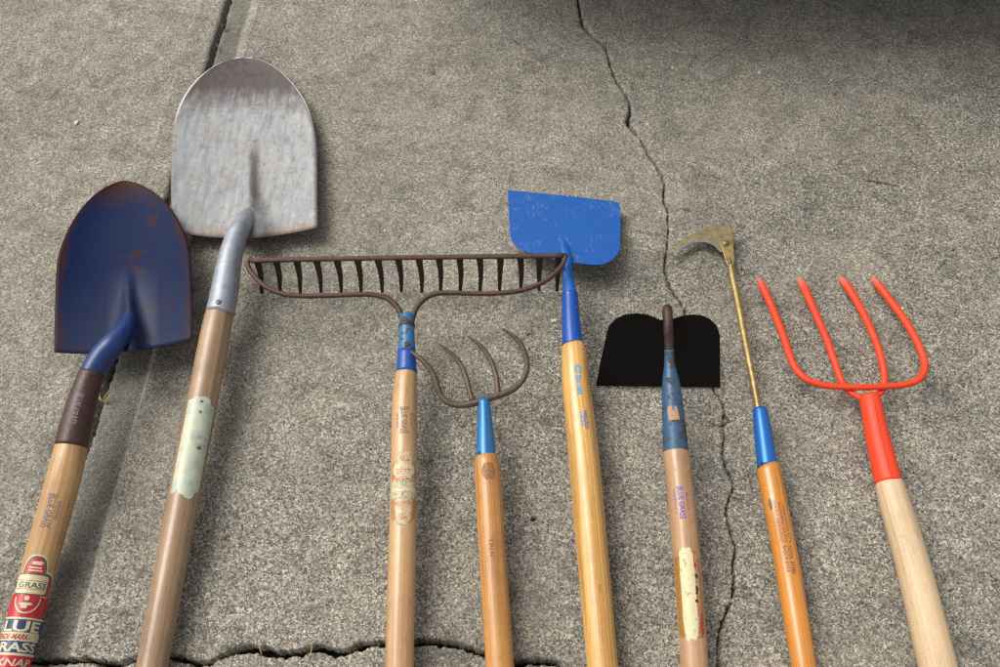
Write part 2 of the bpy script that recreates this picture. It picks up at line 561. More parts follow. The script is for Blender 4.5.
crack = None
def ground_sheet():
    global crack
    step = 0.0012
    xs = axis_coords(-1.0, 1.0, step, 6.0); ys = axis_coords(0.02, 1.38, step, 6.0)
    crack = np.zeros((len(ys), len(xs)))
    xs, ys, X, Y, Z = build_ground()
    Z = Z - crack
    # a few chipped pits
    for (px, py, rx, ry, dp) in ((534, 519, .0050, .0028, .009), (838, 118, .004, .003, .003), (684, 80, .004, .003, .003), (642, 122, .005, .003, .003),
                                 (433, 72, .003, .003, .002), (96, 262, .003, .002, .002), (384, 183, .004, .003, .002)):
        p = P(px, py, 0)
        ix0, ix1 = np.searchsorted(xs, p.x - .02), np.searchsorted(xs, p.x + .02)
        iy0, iy1 = np.searchsorted(ys, p.y - .02), np.searchsorted(ys, p.y + .02)
        xx, yy = X[iy0:iy1, ix0:ix1] - p.x, Y[iy0:iy1, ix0:ix1] - p.y
        xr, yr = xx * .9 + yy * .43, -xx * .43 + yy * .9
        Z[iy0:iy1, ix0:ix1] -= dp * np.clip(1.6 - 1.6 * np.hypot(xr / rx, yr / ry), 0, 1)
    ny, nx = X.shape
    me = bpy.data.meshes.new("concrete_ground")
    co = np.stack([X, Y, Z], -1).astype(np.float32).reshape(-1)
    me.vertices.add(nx * ny); me.vertices.foreach_set("co", co)
    idx = np.arange(nx * ny).reshape(ny, nx)
    q = np.stack([idx[:-1, :-1], idx[:-1, 1:], idx[1:, 1:], idx[1:, :-1]], -1).reshape(-1).astype(np.int32)
    nf = (nx - 1) * (ny - 1)
    me.loops.add(nf * 4); me.loops.foreach_set("vertex_index", q)
    me.polygons.add(nf); me.polygons.foreach_set("loop_start", np.arange(0, nf * 4, 4, dtype=np.int32))
    me.polygons.foreach_set("use_smooth", np.ones(nf, dtype=bool))
    me.update(calc_edges=True)
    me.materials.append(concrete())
    o = link(bpy.data.objects.new("concrete_ground", me))
    o["kind"] = "structure"
    return o

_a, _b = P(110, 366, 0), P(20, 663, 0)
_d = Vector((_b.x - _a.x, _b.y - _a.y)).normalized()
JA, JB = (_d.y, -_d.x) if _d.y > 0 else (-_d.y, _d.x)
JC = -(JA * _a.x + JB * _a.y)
def concrete():
    m = M("concrete")
    v = m.co("Object")
    wob = m.noise(v, 900, 2)
    # sand grains and small gravel, each its own tone
    vor = m.n("ShaderNodeTexVoronoi", i_Vector=v, i_Scale=680.0, i_Randomness=1.0)
    vor2 = m.n("ShaderNodeTexVoronoi", i_Vector=v, i_Scale=380.0, i_Randomness=1.0)
    sep = m.n("ShaderNodeSeparateColor", i_Color=vor.outputs["Color"])
    sep2 = m.n("ShaderNodeSeparateColor", i_Color=vor2.outputs["Color"])
    tone = m.ramp(sep.outputs[0], [(0.0, (0.03, 0.03, 0.028)), (0.22, (0.085, 0.083, 0.076)), (0.42, (0.21, 0.20, 0.175)), (0.70, (0.36, 0.34, 0.285)), (0.88, (0.56, 0.52, 0.43)), (1.0, (0.80, 0.77, 0.68))])
    peb = m.ramp(sep2.outputs[0], [(0.0, (0.055, 0.053, 0.05)), (0.30, (0.19, 0.185, 0.165)), (0.62, (0.33, 0.31, 0.255)), (0.82, (0.46, 0.38, 0.25)), (0.90, (0.62, 0.59, 0.52)), (1.0, (0.34, 0.29, 0.23))])
    c = m.mix(m.ramp(sep2.outputs[1], [(0.45, 0.15), (0.75, 0.75)]), tone, peb)
    # cement paste between grains
    paste = m.noise(v, 130, 4, 0.7)
    pn = m.noise(v, 14, 3, 0.6)
    c = m.mix(m.math('MULTIPLY', m.ramp(paste.outputs[0], [(0.45, 0.0), (0.68, 1.0)]), 0.30), c, (0.27, 0.26, 0.22))
    # broad weathering: darker and paler drifts, tan drifts
    b1 = m.noise(v, 2.3, 4, 0.6); b2 = m.noise(m.co("Object", (1, 1, 1), (5, 2, 0)), 5.5, 5, 0.65)
    b3 = m.noise(m.co("Object", (1, 1, 1), (9, 4, 0)), 17, 5, 0.7)
    k = m.ramp(b1.outputs[0], [(0.3, 0.86), (0.7, 1.14)])
    c = m.mix(1.0, c, k, 'MULTIPLY')
    k2 = m.ramp(b3.outputs[0], [(0.30, 0.80), (0.5, 1.0), (0.72, 1.22)])
    c = m.mix(0.85, c, k2, 'MULTIPLY')
    c = m.mix(m.math('MULTIPLY', m.ramp(b2.outputs[0], [(0.5, 0.0), (0.68, 1.0)]), 0.30), c, (0.36, 0.32, 0.25))
    # bleached, finely brushed older surface towards the back left of the slab
    grad = m.n("ShaderNodeSeparateXYZ", i_Vector=v)
    far = m.math('ADD', m.math('MULTIPLY', grad.outputs[1], 1.5), m.math('MULTIPLY', grad.outputs[0], -0.9))
    far = m.math('ADD', far, m.math('MULTIPLY', m.math('SUBTRACT', pn.outputs[0], 0.5), 0.8))
    fm = m.ramp(far, [(0.75, 0.0), (1.0, 1.0)])
    nb = m.ramp(m.noise(v, 420, 3, 0.7).outputs[0], [(0.3, (0.20, 0.19, 0.165)), (0.5, (0.34, 0.315, 0.265)), (0.7, (0.48, 0.45, 0.375))])
    c = m.mix(m.math('MULTIPLY', fm, 0.28), c, nb)
    bl = m.noise(m.co("Object", (1, 1, 1), (2, 8, 0)), 26, 6, 0.75, 0.4)
    c = m.mix(1.0, c, m.ramp(bl.outputs[0], [(0.30, 1.16), (0.5, 1.0), (0.66, 0.70)]), 'MULTIPLY')
    # scattered larger stones showing in the surface
    vs_ = m.n("ShaderNodeTexVoronoi", i_Vector=v, i_Scale=150.0, i_Randomness=1.0)
    ss_ = m.n("ShaderNodeSeparateColor", i_Color=vs_.outputs["Color"])
    pick = m.math('MULTIPLY', m.ramp(ss_.outputs[0], [(0.80, 0.0), (0.82, 1.0)]), m.ramp(vs_.outputs["Distance"], [(0.26, 1.0), (0.34, 0.0)]))
    c = m.mix(m.math('MULTIPLY', pick, 0.75), c, m.ramp(ss_.outputs[1], [(0.0, (0.08, 0.078, 0.07)), (0.4, (0.22, 0.20, 0.16)), (0.75, (0.42, 0.33, 0.20)), (1.0, (0.68, 0.65, 0.57))]))
    # dirt together with shade painted into the smoother tooled strip beside the joint
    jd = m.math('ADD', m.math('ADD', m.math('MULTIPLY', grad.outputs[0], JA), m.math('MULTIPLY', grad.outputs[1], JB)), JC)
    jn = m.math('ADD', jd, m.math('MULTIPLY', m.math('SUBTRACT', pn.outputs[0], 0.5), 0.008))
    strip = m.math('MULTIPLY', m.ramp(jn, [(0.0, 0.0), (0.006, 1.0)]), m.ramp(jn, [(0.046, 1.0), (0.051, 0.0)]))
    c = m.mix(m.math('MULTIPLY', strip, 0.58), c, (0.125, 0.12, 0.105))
    ridge_light = m.math('MULTIPLY', m.ramp(jn, [(0.049, 0.0), (0.051, 1.0)]), m.ramp(jn, [(0.055, 1.0), (0.059, 0.0)]))
    c = m.mix(m.math('MULTIPLY', ridge_light, 0.38), c, (0.56, 0.53, 0.46))  # light caught by the step's raised edge, painted as a pale line
    # dark sand grains and pin-holes between the stones
    vd = m.n("ShaderNodeTexVoronoi", i_Vector=m.co("Object", (1, 1, 1), (3, 1, 0)), i_Scale=430.0, i_Randomness=1.0)
    sd = m.n("ShaderNodeSeparateColor", i_Color=vd.outputs["Color"])
    dk = m.math('MULTIPLY', m.ramp(sd.outputs[0], [(0.60, 0.0), (0.66, 1.0)]), m.ramp(vd.outputs["Distance"], [(0.30, 1.0), (0.50, 0.0)]))
    c = m.mix(m.math('MULTIPLY', dk, 0.62), c, (0.075, 0.068, 0.06))
    big = m.noise(m.co("Object", (1, 1, 1), (6, 1, 0)), 4.2, 5, 0.7, 0.5)
    c = m.mix(1.0, c, m.ramp(big.outputs[0], [(0.32, (1.12, 1.10, 1.07)), (0.5, (1, 1, 1)), (0.68, (0.80, 0.80, 0.81))]), 'MULTIPLY')
    # stains and rust flecks
    st = m.noise(m.co("Object", (1, 1, 1), (1, 7, 0)), 38, 3, 0.6)
    c = m.mix(m.math('MULTIPLY', m.ramp(st.outputs[0], [(0.70, 0.0), (0.76, 1.0)]), 0.45), c, (0.10, 0.10, 0.105))
    st2 = m.noise(m.co("Object", (1, 1, 1), (3, 3, 0)), 62, 2, 0.5)
    c = m.mix(m.math('MULTIPLY', m.ramp(st2.outputs[0], [(0.735, 0.0), (0.76, 1.0)]), 0.5), c, (0.30, 0.14, 0.05))
    c = m.mix(1.0, c, (0.87, 0.855, 0.83), 'MULTIPLY')
    soil_shade = m.ramp(m.math('MULTIPLY', grad.outputs[2], -20.0), [(0.45, 0.0), (0.6, 1.0)])      # earth plus the shade of the depth, painted dark at the crack bottoms
    c = m.mix(soil_shade, c, (0.035, 0.028, 0.02))
    m.set(Base_Color=c, Roughness=0.88)
    m.b.inputs["Specular IOR Level"].default_value = 0.3
    h = m.mix(0.5, vor.outputs["Distance"], wob.outputs[0])
    m.bump(h, 0.42, 0.0010)
    return m.m

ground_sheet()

# ------------------------------------------------------------------ blades
def blade_sheet(name, left, right, zf, mat, parent, thick=0.0019, ns=40, nt=56, droop=None, flip=False):
    """left/right: edge curves from heel to tip (px, py); zf(s, t) height; s in -1..1, t 0 heel .. 1 tip"""
    def param(c):
        rows = catmull([(a, b, 0) for a, b in c], 1.5)
        L = [0.0]
        for p, q in zip(rows, rows[1:]): L.append(L[-1] + float(np.linalg.norm(q - p)))
        def f(t):
            x = t * L[-1]
            return (float(np.interp(x, L, [r[0] for r in rows])), float(np.interp(x, L, [r[1] for r in rows])))
        return f
    fl, fr = param(left), param(right)
    verts, uvs, faces = [], [], []
    for j in range(nt + 1):
        t = j / nt
        t = 1 - (1 - t) ** 1.25
        a, b = fl(t), fr(t)
        for i in range(ns + 1):
            s = -1 + 2 * i / ns
            px = a[0] + (b[0] - a[0]) * (s + 1) / 2; py = a[1] + (b[1] - a[1]) * (s + 1) / 2
            if droop: py += droop(s, t)
            verts.append(P(px, py, zf(s, t))); uvs.append((s, t))
    w = ns + 1
    for j in range(nt):
        for i in range(ns):
            q = (j * w + i, j * w + i + 1, (j + 1) * w + i + 1, (j + 1) * w + i)
            faces.append(q)
    o = mesh_obj(name, verts, faces, mat, parent, uvs)
    bm = bmesh.new(); bm.from_mesh(o.data)
    bmesh.ops.remove_doubles(bm, verts=bm.verts, dist=0.00002)
    bmesh.ops.recalc_face_normals(bm, faces=bm.faces)
    bm.faces.ensure_lookup_table()
    up = sum(f.normal.z * f.calc_area() for f in bm.faces)
    if up < 0: bmesh.ops.reverse_faces(bm, faces=bm.faces)
    bm.to_mesh(o.data); bm.free()
    sm = o.modifiers.new("thickness", 'SOLIDIFY'); sm.thickness = thick; sm.offset = -1
    return o

def plate(name, outline, zf, thick, mat, parent, bevel=0.0004, smooth_px=None):
    """flat plate cut to an outline, top face at height zf(px, py)"""
    pts = outline
    if smooth_px:
        rows = catmull([(a, b, 0) for a, b in outline + [outline[0]]], smooth_px)[:-1]
        pts = [(r[0], r[1]) for r in rows]
    top = [P(a, b, zf(a, b)) for a, b in pts]
    e1, e2 = top[len(top) // 3] - top[0], top[2 * len(top) // 3] - top[0]
    n = e1.cross(e2).normalized()
    if n.z < 0: n = -n
    nv = len(top)
    verts = top + [p - n * thick for p in top]
    tris = tessellate_polygon([top])
    faces = []
    for t in tris:
        a, b, c = (top[i] for i in t)
        if (b - a).cross(c - a).dot(n) < 0: t = t[::-1]
        faces.append(tuple(t)); faces.append(tuple(i + nv for i in t[::-1]))
    for i in range(nv):
        j = (i + 1) % nv
        faces.append((i, j, j + nv, i + nv))
    o = mesh_obj(name, verts, faces, mat, parent, smooth=False)
    fix_normals(o)
    if bevel:
        b = o.modifiers.new("bevel", 'BEVEL'); b.width = bevel; b.segments = 2; b.limit_method = 'ANGLE'; b.angle_limit = R_(50)
    return o

def disc(name, px, py, z, rpx, h, mat, parent, dome=0.5, hole=False, nrm=None):
    c = P(px, py, z); r = rpx * depth(c) / FPX
    n = (nrm or Vector((0, -0.25, 0.97))).normalized()
    t = n.orthogonal().normalized(); b = n.cross(t)
    prof = [(1.0, -h), (1.0, 0.0), (0.86, h * 0.45 * dome), (0.5, h * dome), (0.22, h * dome)] if not hole else [(1.0, -h), (1.0, 0), (0.75, h * 0.3), (0.42, h * 0.3), (0.38, -h)]
    verts, faces = [], []
    k = 20
    for (rr, hh) in prof:
        for i in range(k):
            a = 2 * math.pi * i / k
            verts.append(c + (t * math.cos(a) + b * math.sin(a)) * r * rr + n * hh)
    for j in range(len(prof) - 1):
        for i in range(k):
            faces.append((j * k + i, j * k + (i + 1) % k, (j + 1) * k + (i + 1) % k, (j + 1) * k + i))
    faces.append(tuple((len(prof) - 1) * k + i for i in range(k)))
    o = mesh_obj(name, verts, faces, mat, parent)
    return o

def surf_disc(rod, name, y, apx, rpx, h, mat, parent, dome=0.5, hole=False):
    p = rod.at(y, apx, 0.0); p2 = rod.at(y, apx, 0.01)
    c = p + (p2 - p).normalized() * 0.0003
    px, py = project(c)
    return disc(name, px, py, c.z, rpx, h, mat, parent, dome, hole, (p2 - p))

def project(p):
    d = p - CAMP
    zc = depth(p)
    u = d.x / zc
    up = d.y * SP + d.z * CP
    return 500 + u * FPX, 333.5 - up / zc * FPX

# ------------------------------------------------------------------ shovel blade materials
def silver_blade():
    m = M("galvanised_worn_steel")
    v = m.co("Object")
    uv = m.n("ShaderNodeSeparateXYZ", i_Vector=m.co("UV"))
    n = m.noise(v, 30, 8, 0.75, 0.1); n2 = m.noise(v, 110, 6, 0.7); n3 = m.noise(v, 500, 3, 0.7)
    vs = m.co("Object", (1, 0.18, 1)); ns = m.noise(vs, 130, 4, 0.6)
    c = m.mix(m.ramp(ns.outputs[0], [(0.35, 0.0), (0.7, 1.0)]), (0.37, 0.365, 0.345), (0.215, 0.235, 0.262))
    c = m.mix(m.math('MULTIPLY', m.ramp(n.outputs[0], [(0.50, 0.0), (0.70, 1.0)]), 0.60), c, (0.19, 0.15, 0.12))
    c = m.mix(m.math('MULTIPLY', m.ramp(n2.outputs[0], [(0.57, 0.0), (0.70, 1.0)]), 0.75), c, (0.20, 0.125, 0.085))
    c = m.mix(m.math('MULTIPLY', m.ramp(n3.outputs[0], [(0.66, 0.0), (0.72, 1.0)]), 0.6), c, (0.09, 0.07, 0.06))
    # zinc gone from the digging end: dark bare steel, following the rounded tip
    e = m.math('ADD', uv.outputs[1], m.math('MULTIPLY', m.math('SUBTRACT', n2.outputs[0], 0.5), 0.20))
    e = m.math('ADD', e, m.math('MULTIPLY', m.math('SUBTRACT', ns.outputs[0], 0.5), 0.14))
    tip = m.ramp(e, [(0.54, 0.0), (0.70, 1.0)])
    dark = m.mix(m.ramp(n2.outputs[0], [(0.4, 0.0), (0.62, 1.0)]), (0.040, 0.031, 0.033), (0.095, 0.070, 0.062))
    c = m.mix(m.math('MULTIPLY', tip, 0.95), c, dark)
    side = m.ramp(m.math('ADD', m.math('ABSOLUTE', uv.outputs[0]), m.math('MULTIPLY', m.math('SUBTRACT', n2.outputs[0], 0.5), 0.10)), [(0.93, 0.0), (1.0, 1.0)])
    c = m.mix(m.math('MULTIPLY', side, 0.7), c, (0.15, 0.11, 0.09))
    heel = m.ramp(m.math('ADD', uv.outputs[1], m.math('MULTIPLY', m.math('SUBTRACT', n.outputs[0], 0.5), 0.25)), [(0.0, 1.0), (0.05, 0.0)])
    c = m.mix(m.math('MULTIPLY', heel, 0.6), c, (0.26, 0.15, 0.09))
    fs = m.math('ABSOLUTE', m.math('SUBTRACT', m.math('ADD', uv.outputs[0], m.math('MULTIPLY', m.math('SUBTRACT', n2.outputs[0], 0.5), 0.12)), 0.15))
    fg = m.math('MULTIPLY', m.ramp(fs, [(0.02, 1.0), (0.09, 0.0)]), m.math('MULTIPLY', m.ramp(uv.outputs[1], [(0.10, 0.0), (0.18, 1.0)]), m.ramp(uv.outputs[1], [(0.34, 1.0), (0.42, 0.0)])))
    c = m.mix(m.math('MULTIPLY', fg, 0.7), c, (0.13, 0.09, 0.08))      # shaded flank of the frog painted as a dark line
    rim_highlight = m.math('MULTIPLY', m.ramp(m.math('ABSOLUTE', uv.outputs[0]), [(0.972, 0.0), (0.985, 1.0)]), m.ramp(uv.outputs[1], [(0.5, 0.0), (0.62, 1.0)]))
    c = m.mix(m.math('MULTIPLY', rim_highlight, 0.9), c, (0.75, 0.74, 0.72))  # bright highlight painted along the edge of the digging end
    m.set(Base_Color=c, Metallic=0.15, Roughness=m.ramp(n2.outputs[0], [(0.3, 0.48), (0.7, 0.70)]))
    m.b.inputs['Specular IOR Level'].default_value = 0.35
    m.bump(n3.outputs[0], 0.25, 0.0005)
    return m.m

def blue_blade():
    m = M("dark_blue_worn_blade")
    v = m.co("Object")
    uv = m.n("ShaderNodeSeparateXYZ", i_Vector=m.co("UV"))
    n = m.noise(v, 30, 6, 0.6, 0.3); n2 = m.noise(v, 120, 6, 0.7); n3 = m.noise(v, 520, 3, 0.7)
    c = m.mix(n2.outputs[0], (0.0028, 0.0095, 0.042), (0.0035, 0.014, 0.062))
    rustc = m.mix(n3.outputs[0], (0.022, 0.009, 0.007), (0.056, 0.018, 0.012))
    e = m.math('ADD', uv.outputs[1], m.math('MULTIPLY', m.math('SUBTRACT', n2.outputs[0], 0.5), 0.22))
    c = m.mix(m.ramp(e, [(0.72, 0.0), (0.90, 1.0)]), c, rustc)
    sd = m.math('ADD', m.math('ABSOLUTE', uv.outputs[0]), m.math('MULTIPLY', m.math('SUBTRACT', n.outputs[0], 0.5), 0.35))
    c = m.mix(m.math('MULTIPLY', m.ramp(sd, [(0.84, 0.0), (0.97, 1.0)]), 0.75), c, rustc)
    c = m.mix(m.math('MULTIPLY', m.ramp(n.outputs[0], [(0.56, 0.0), (0.68, 1.0)]), 0.7), c, rustc)
    sp = m.noise(v, 210, 5, 0.7)
    c = m.mix(m.math('MULTIPLY', m.ramp(sp.outputs[0], [(0.58, 0.0), (0.66, 1.0)]), 0.6), c, (0.028, 0.016, 0.013))
    dust = m.ramp(m.math('ADD', uv.outputs[1], m.math('MULTIPLY', m.math('SUBTRACT', n2.outputs[0], 0.5), 0.35)), [(0.0, 1.0), (0.38, 0.0)])
    c = m.mix(m.math('MULTIPLY', dust, 0.12), c, (0.15, 0.15, 0.17))
    c = m.mix(m.math('MULTIPLY', m.ramp(n3.outputs[0], [(0.68, 0.0), (0.74, 1.0)]), 0.35), c, (0.16, 0.15, 0.15))
    m.set(Base_Color=c, Metallic=0.0, Roughness=m.ramp(n2.outputs[0], [(0.3, 0.26), (0.7, 0.42)]))
    fr = m.math('MULTIPLY', m.ramp(m.math('ABSOLUTE', m.math('SUBTRACT', uv.outputs[0], 0.14)), [(0.0, 1.0), (0.40, 0.0)]), m.ramp(uv.outputs[1], [(0.10, 1.0), (0.42, 0.0)]))
    fr = m.math('MULTIPLY', fr, m.ramp(n2.outputs[0], [(0.35, 0.5), (0.6, 1.0)]))
    m.set(Specular_IOR_Level=m.math('ADD', 0.05, m.math('MULTIPLY', fr, 0.45)))      # paint rubbed to a shine over the raised frog
    m.bump(n3.outputs[0], 0.12, 0.0004)
    return m.m

def sm(x, a, b):
    t = min(1, max(0, (x - a) / (b - a))); return t * t * (3 - 2 * t)

def tipfade(u): return max(0.0, 1 - (max(0.0, u - 0.40) / 0.60) ** 2)
def g(x, w): return math.exp(-(x / w) ** 2)

# ------------------------------------------------------------------ 1 blue digging shovel with printed sticker
def ctext(rod, lab, body, y0, y1, a0, a1, mat, lift=0.0005, **kw):
    return wrap(rod, 'lettering', text_polys(body, y0, y1, a0, a1, along=False, **kw), mat, lab, lift)

red_p = paint("sticker_red", (0.50, 0.02, 0.035), 0.72, (0.5, 0.4, 0.25), 0.32, scale=300, var=0.15)
cream_p = paint("sticker_cream", (0.66, 0.60, 0.36), 0.70, (0.30, 0.22, 0.10), 0.35, scale=260, var=0.2, seed=2)
green_p = paint("sticker_green", (0.05, 0.13, 0.07), 0.72, (0.4, 0.35, 0.2), 0.4, scale=300, seed=3)
navy_p = paint("sticker_navy", (0.030, 0.055, 0.135), 0.74, (0.4, 0.35, 0.25), 0.35, scale=300, seed=4)

def blue_shovel():
    t = thing('digging_shovel', P(60, 470, 0), "round point shovel with dark blue blade, brown socket and red sticker on its golden handle", "shovel", "shovels on the left")
    left = [(54, 351.5), (54.5, 325), (55.5, 290), (57.5, 260), (63, 241), (72, 222), (84, 205), (98, 192), (112, 184), (124.5, 180.5)]
    right = [(191.5, 339), (192, 315), (191.5, 290), (190, 258), (186, 238), (178.5, 221), (168, 205), (154, 192), (139, 184), (124.5, 180.5)]
    def zf(s, u):
        z = 0.034 + 0.012 * abs(s) ** 2.2 * tipfade(u) + 0.010 * (1 - u) ** 2 + 0.001 * u
        sx = s - 0.10 * (1 - u)
        w = 0.16 + 0.30 * (1 - sm(u, 0.0, 0.30))
        z += 0.024 * g(sx, w * 0.36) * (1 - sm(u, 0.02, 0.42)) 
        return z
    blade_sheet('blade', left, right, zf, blue_blade(), t, droop=lambda s, u: 6.5 * (1 - s * s) * (1 - u) ** 3 )
    bluep = paint("dark_blue_socket_paint", (0.010, 0.040, 0.16), 0.66, (0.05, 0.03, 0.025), 0.33, scale=90)
    sock = Rod([(131.5, 304, 0.038, 4), (129.5, 316, 0.048, 11), (124, 331, 0.0655, 19), (113.5, 344, 0.073, 23.5), (102.5, 356, 0.071, 24), (93, 371, 0.068, 23.5), (92, 373, 0.0675, 23.5)])
    sock.mesh('socket', bluep, t)
    brown = rust("brown_lacquered_steel", (0.050, 0.026, 0.022), (0.085, 0.043, 0.035), 0.25, 0.42, 120, 2, (0.22, 0.19, 0.18))
    fer = Rod([(92, 372.5, 0.0675, 24.2), (84, 396, 0.063, 27.0), (77, 422, 0.058, 29.6), (71, 447, 0.054, 31.2)])
    f = fer.mesh('ferrule', brown, t)
    ink = worn_ink("scratched_stamp", (0.30, 0.28, 0.28), 0.5, 1100)
    wrap(fer.face_camera(), 'stamp', text_polys("BLUE GRASS", 393, 424, -8, 0, bow=0.2), ink, f, 0.0003)
    h = Rod([(71.3, 445.5, 0.054, 30), (66, 470, 0.051, 32), (41, 560, 0.029, 32.3), (12, 667, 0.020, 33)], extend=0.85).face_camera()
    ho = h.mesh('handle', wood("golden_ash_handle", (0.60, 0.36, 0.15), (0.33, 0.155, 0.05), 1, 0.6, 190, 0.36), t)
    purple = worn_ink("purple_ink", (0.16, 0.12, 0.22), 0.54)
    wrap(h, 'stamp', text_polys("BLUE GRASS", 491, 524, -10, -1, bow=0.35), purple, ho)
    wrap(h, 'stamp', text_polys("WARRANTED", 496, 515, 1, 4, bold=0.0), purple, ho)
    # printed sticker, lower half running out of the photograph
    lab = wrap(h, 'sticker', blob(551.5, 600, -15, 9, 0.75) + rect(592, 700, -38, 24) + blob(568, 620, -6, 20, 0.6), cream_p, ho, 0.00022)
    W = lambda name, polys, mat, lift: wrap(h, name, polys, mat, lab, lift)
    W('green_border', blob(553.2, 598, -14, 8, 0.75) + blob(570.4, 618, -4, 19, 0.6), green_p, 0.00028)
    W('red_field', blob(555, 596, -12.6, 6.4, 0.75) + blob(573, 616, -2, 17.5, 0.6), red_p, 0.00034)
    W('cream_emblem', blob(558.5, 562.5, -7, 3, 0.7, 0.15, seed=4) + rect(564.5, 566, -9, 3) + rect(567.5, 569, -9, 4), cream_p, 0.00040)
    W('ribbon', blob(571.5, 592.5, -19, 13.5, 0.22), green_p, 0.00040)
    W('ribbon_face', blob(572.6, 591.5, -18.5, 12.5, 0.22), cream_p, 0.00046)
    W('ribbon_line', rect(578.3, 578.9, -17, 11) + rect(586.8, 587.4, -17, 11), red_p, 0.00050)
    ctext(h, lab, "BLUE GRASS", 580, 586, -38, 11.5, green_p, 0.00052, bold=0.02)
    W('lower_field', rect(592.2, 617, -38, 24), red_p, 0.00038)
    W('lower_arc', [[(y0, a0), (y1, a1), (y1 - 1.3, a1 * 0.9 - 0.2), (y0 - 1.3, a0 * 0.9 - 0.2)] for (y0, a0), (y1, a1) in
      zip([(596 + 15.5 * math.sin(math.pi * k / 14), -2.5 - 12.5 * math.cos(math.pi * k / 14)) for k in range(14)], [(596 + 15.5 * math.sin(math.pi * k / 14), -2.5 - 12.5 * math.cos(math.pi * k / 14)) for k in range(1, 15)])], cream_p, 0.00044)
    W('cream_emblem', blob(594, 598.5, -5.5, -1, 0.6) + blob(600.5, 603.5, -9, 3, 0.9, 0.1, seed=8) + blob(603, 606.5, -7, -1, 0.9) + rect(593, 593.8, 8, 18), cream_p, 0.00044)
    W('cream_line', rect(615.3, 617.2, -38, 24), cream_p, 0.00046)
    W('navy_band', rect(617, 630.5, -38, 24), navy_p, 0.00042)
    ctext(h, lab, "BLUE", 618.5, 629.5, -33, 18, cream_p, 0.00052, bold=0.03)
    W('cream_band', rect(629.8, 638.5, -38, 24), cream_p, 0.00047)
    ctext(h, lab, "TRADE-MARK-", 631.5, 637, -26, 9, red_p, 0.00056, bold=0.02, shear=0.3)
    W('navy_band', rect(638.4, 650, -38, 24), navy_p, 0.00050)
    ctext(h, lab, "GRASS", 639.6, 649, -31, 19, cream_p, 0.00056, bold=0.03)
    W('cream_line', rect(650, 652.5, -38, 24), cream_p, 0.00052)
    W('lower_field', rect(652.5, 700, -38, 24), red_p, 0.00054)
    ctext(h, lab, "BELKNAP", 655.5, 663, -36, 17, cream_p, 0.0006, bold=0.015, shear=0.15)
    ctext(h, lab, "HDWE & MFG CO.", 665, 668.5, -18, 9, cream_p, 0.0006)
    ctext(h, lab, "LOUISVILLE, KY.", 671, 675, -18, 9, cream_p, 0.0006)
blue_shovel()

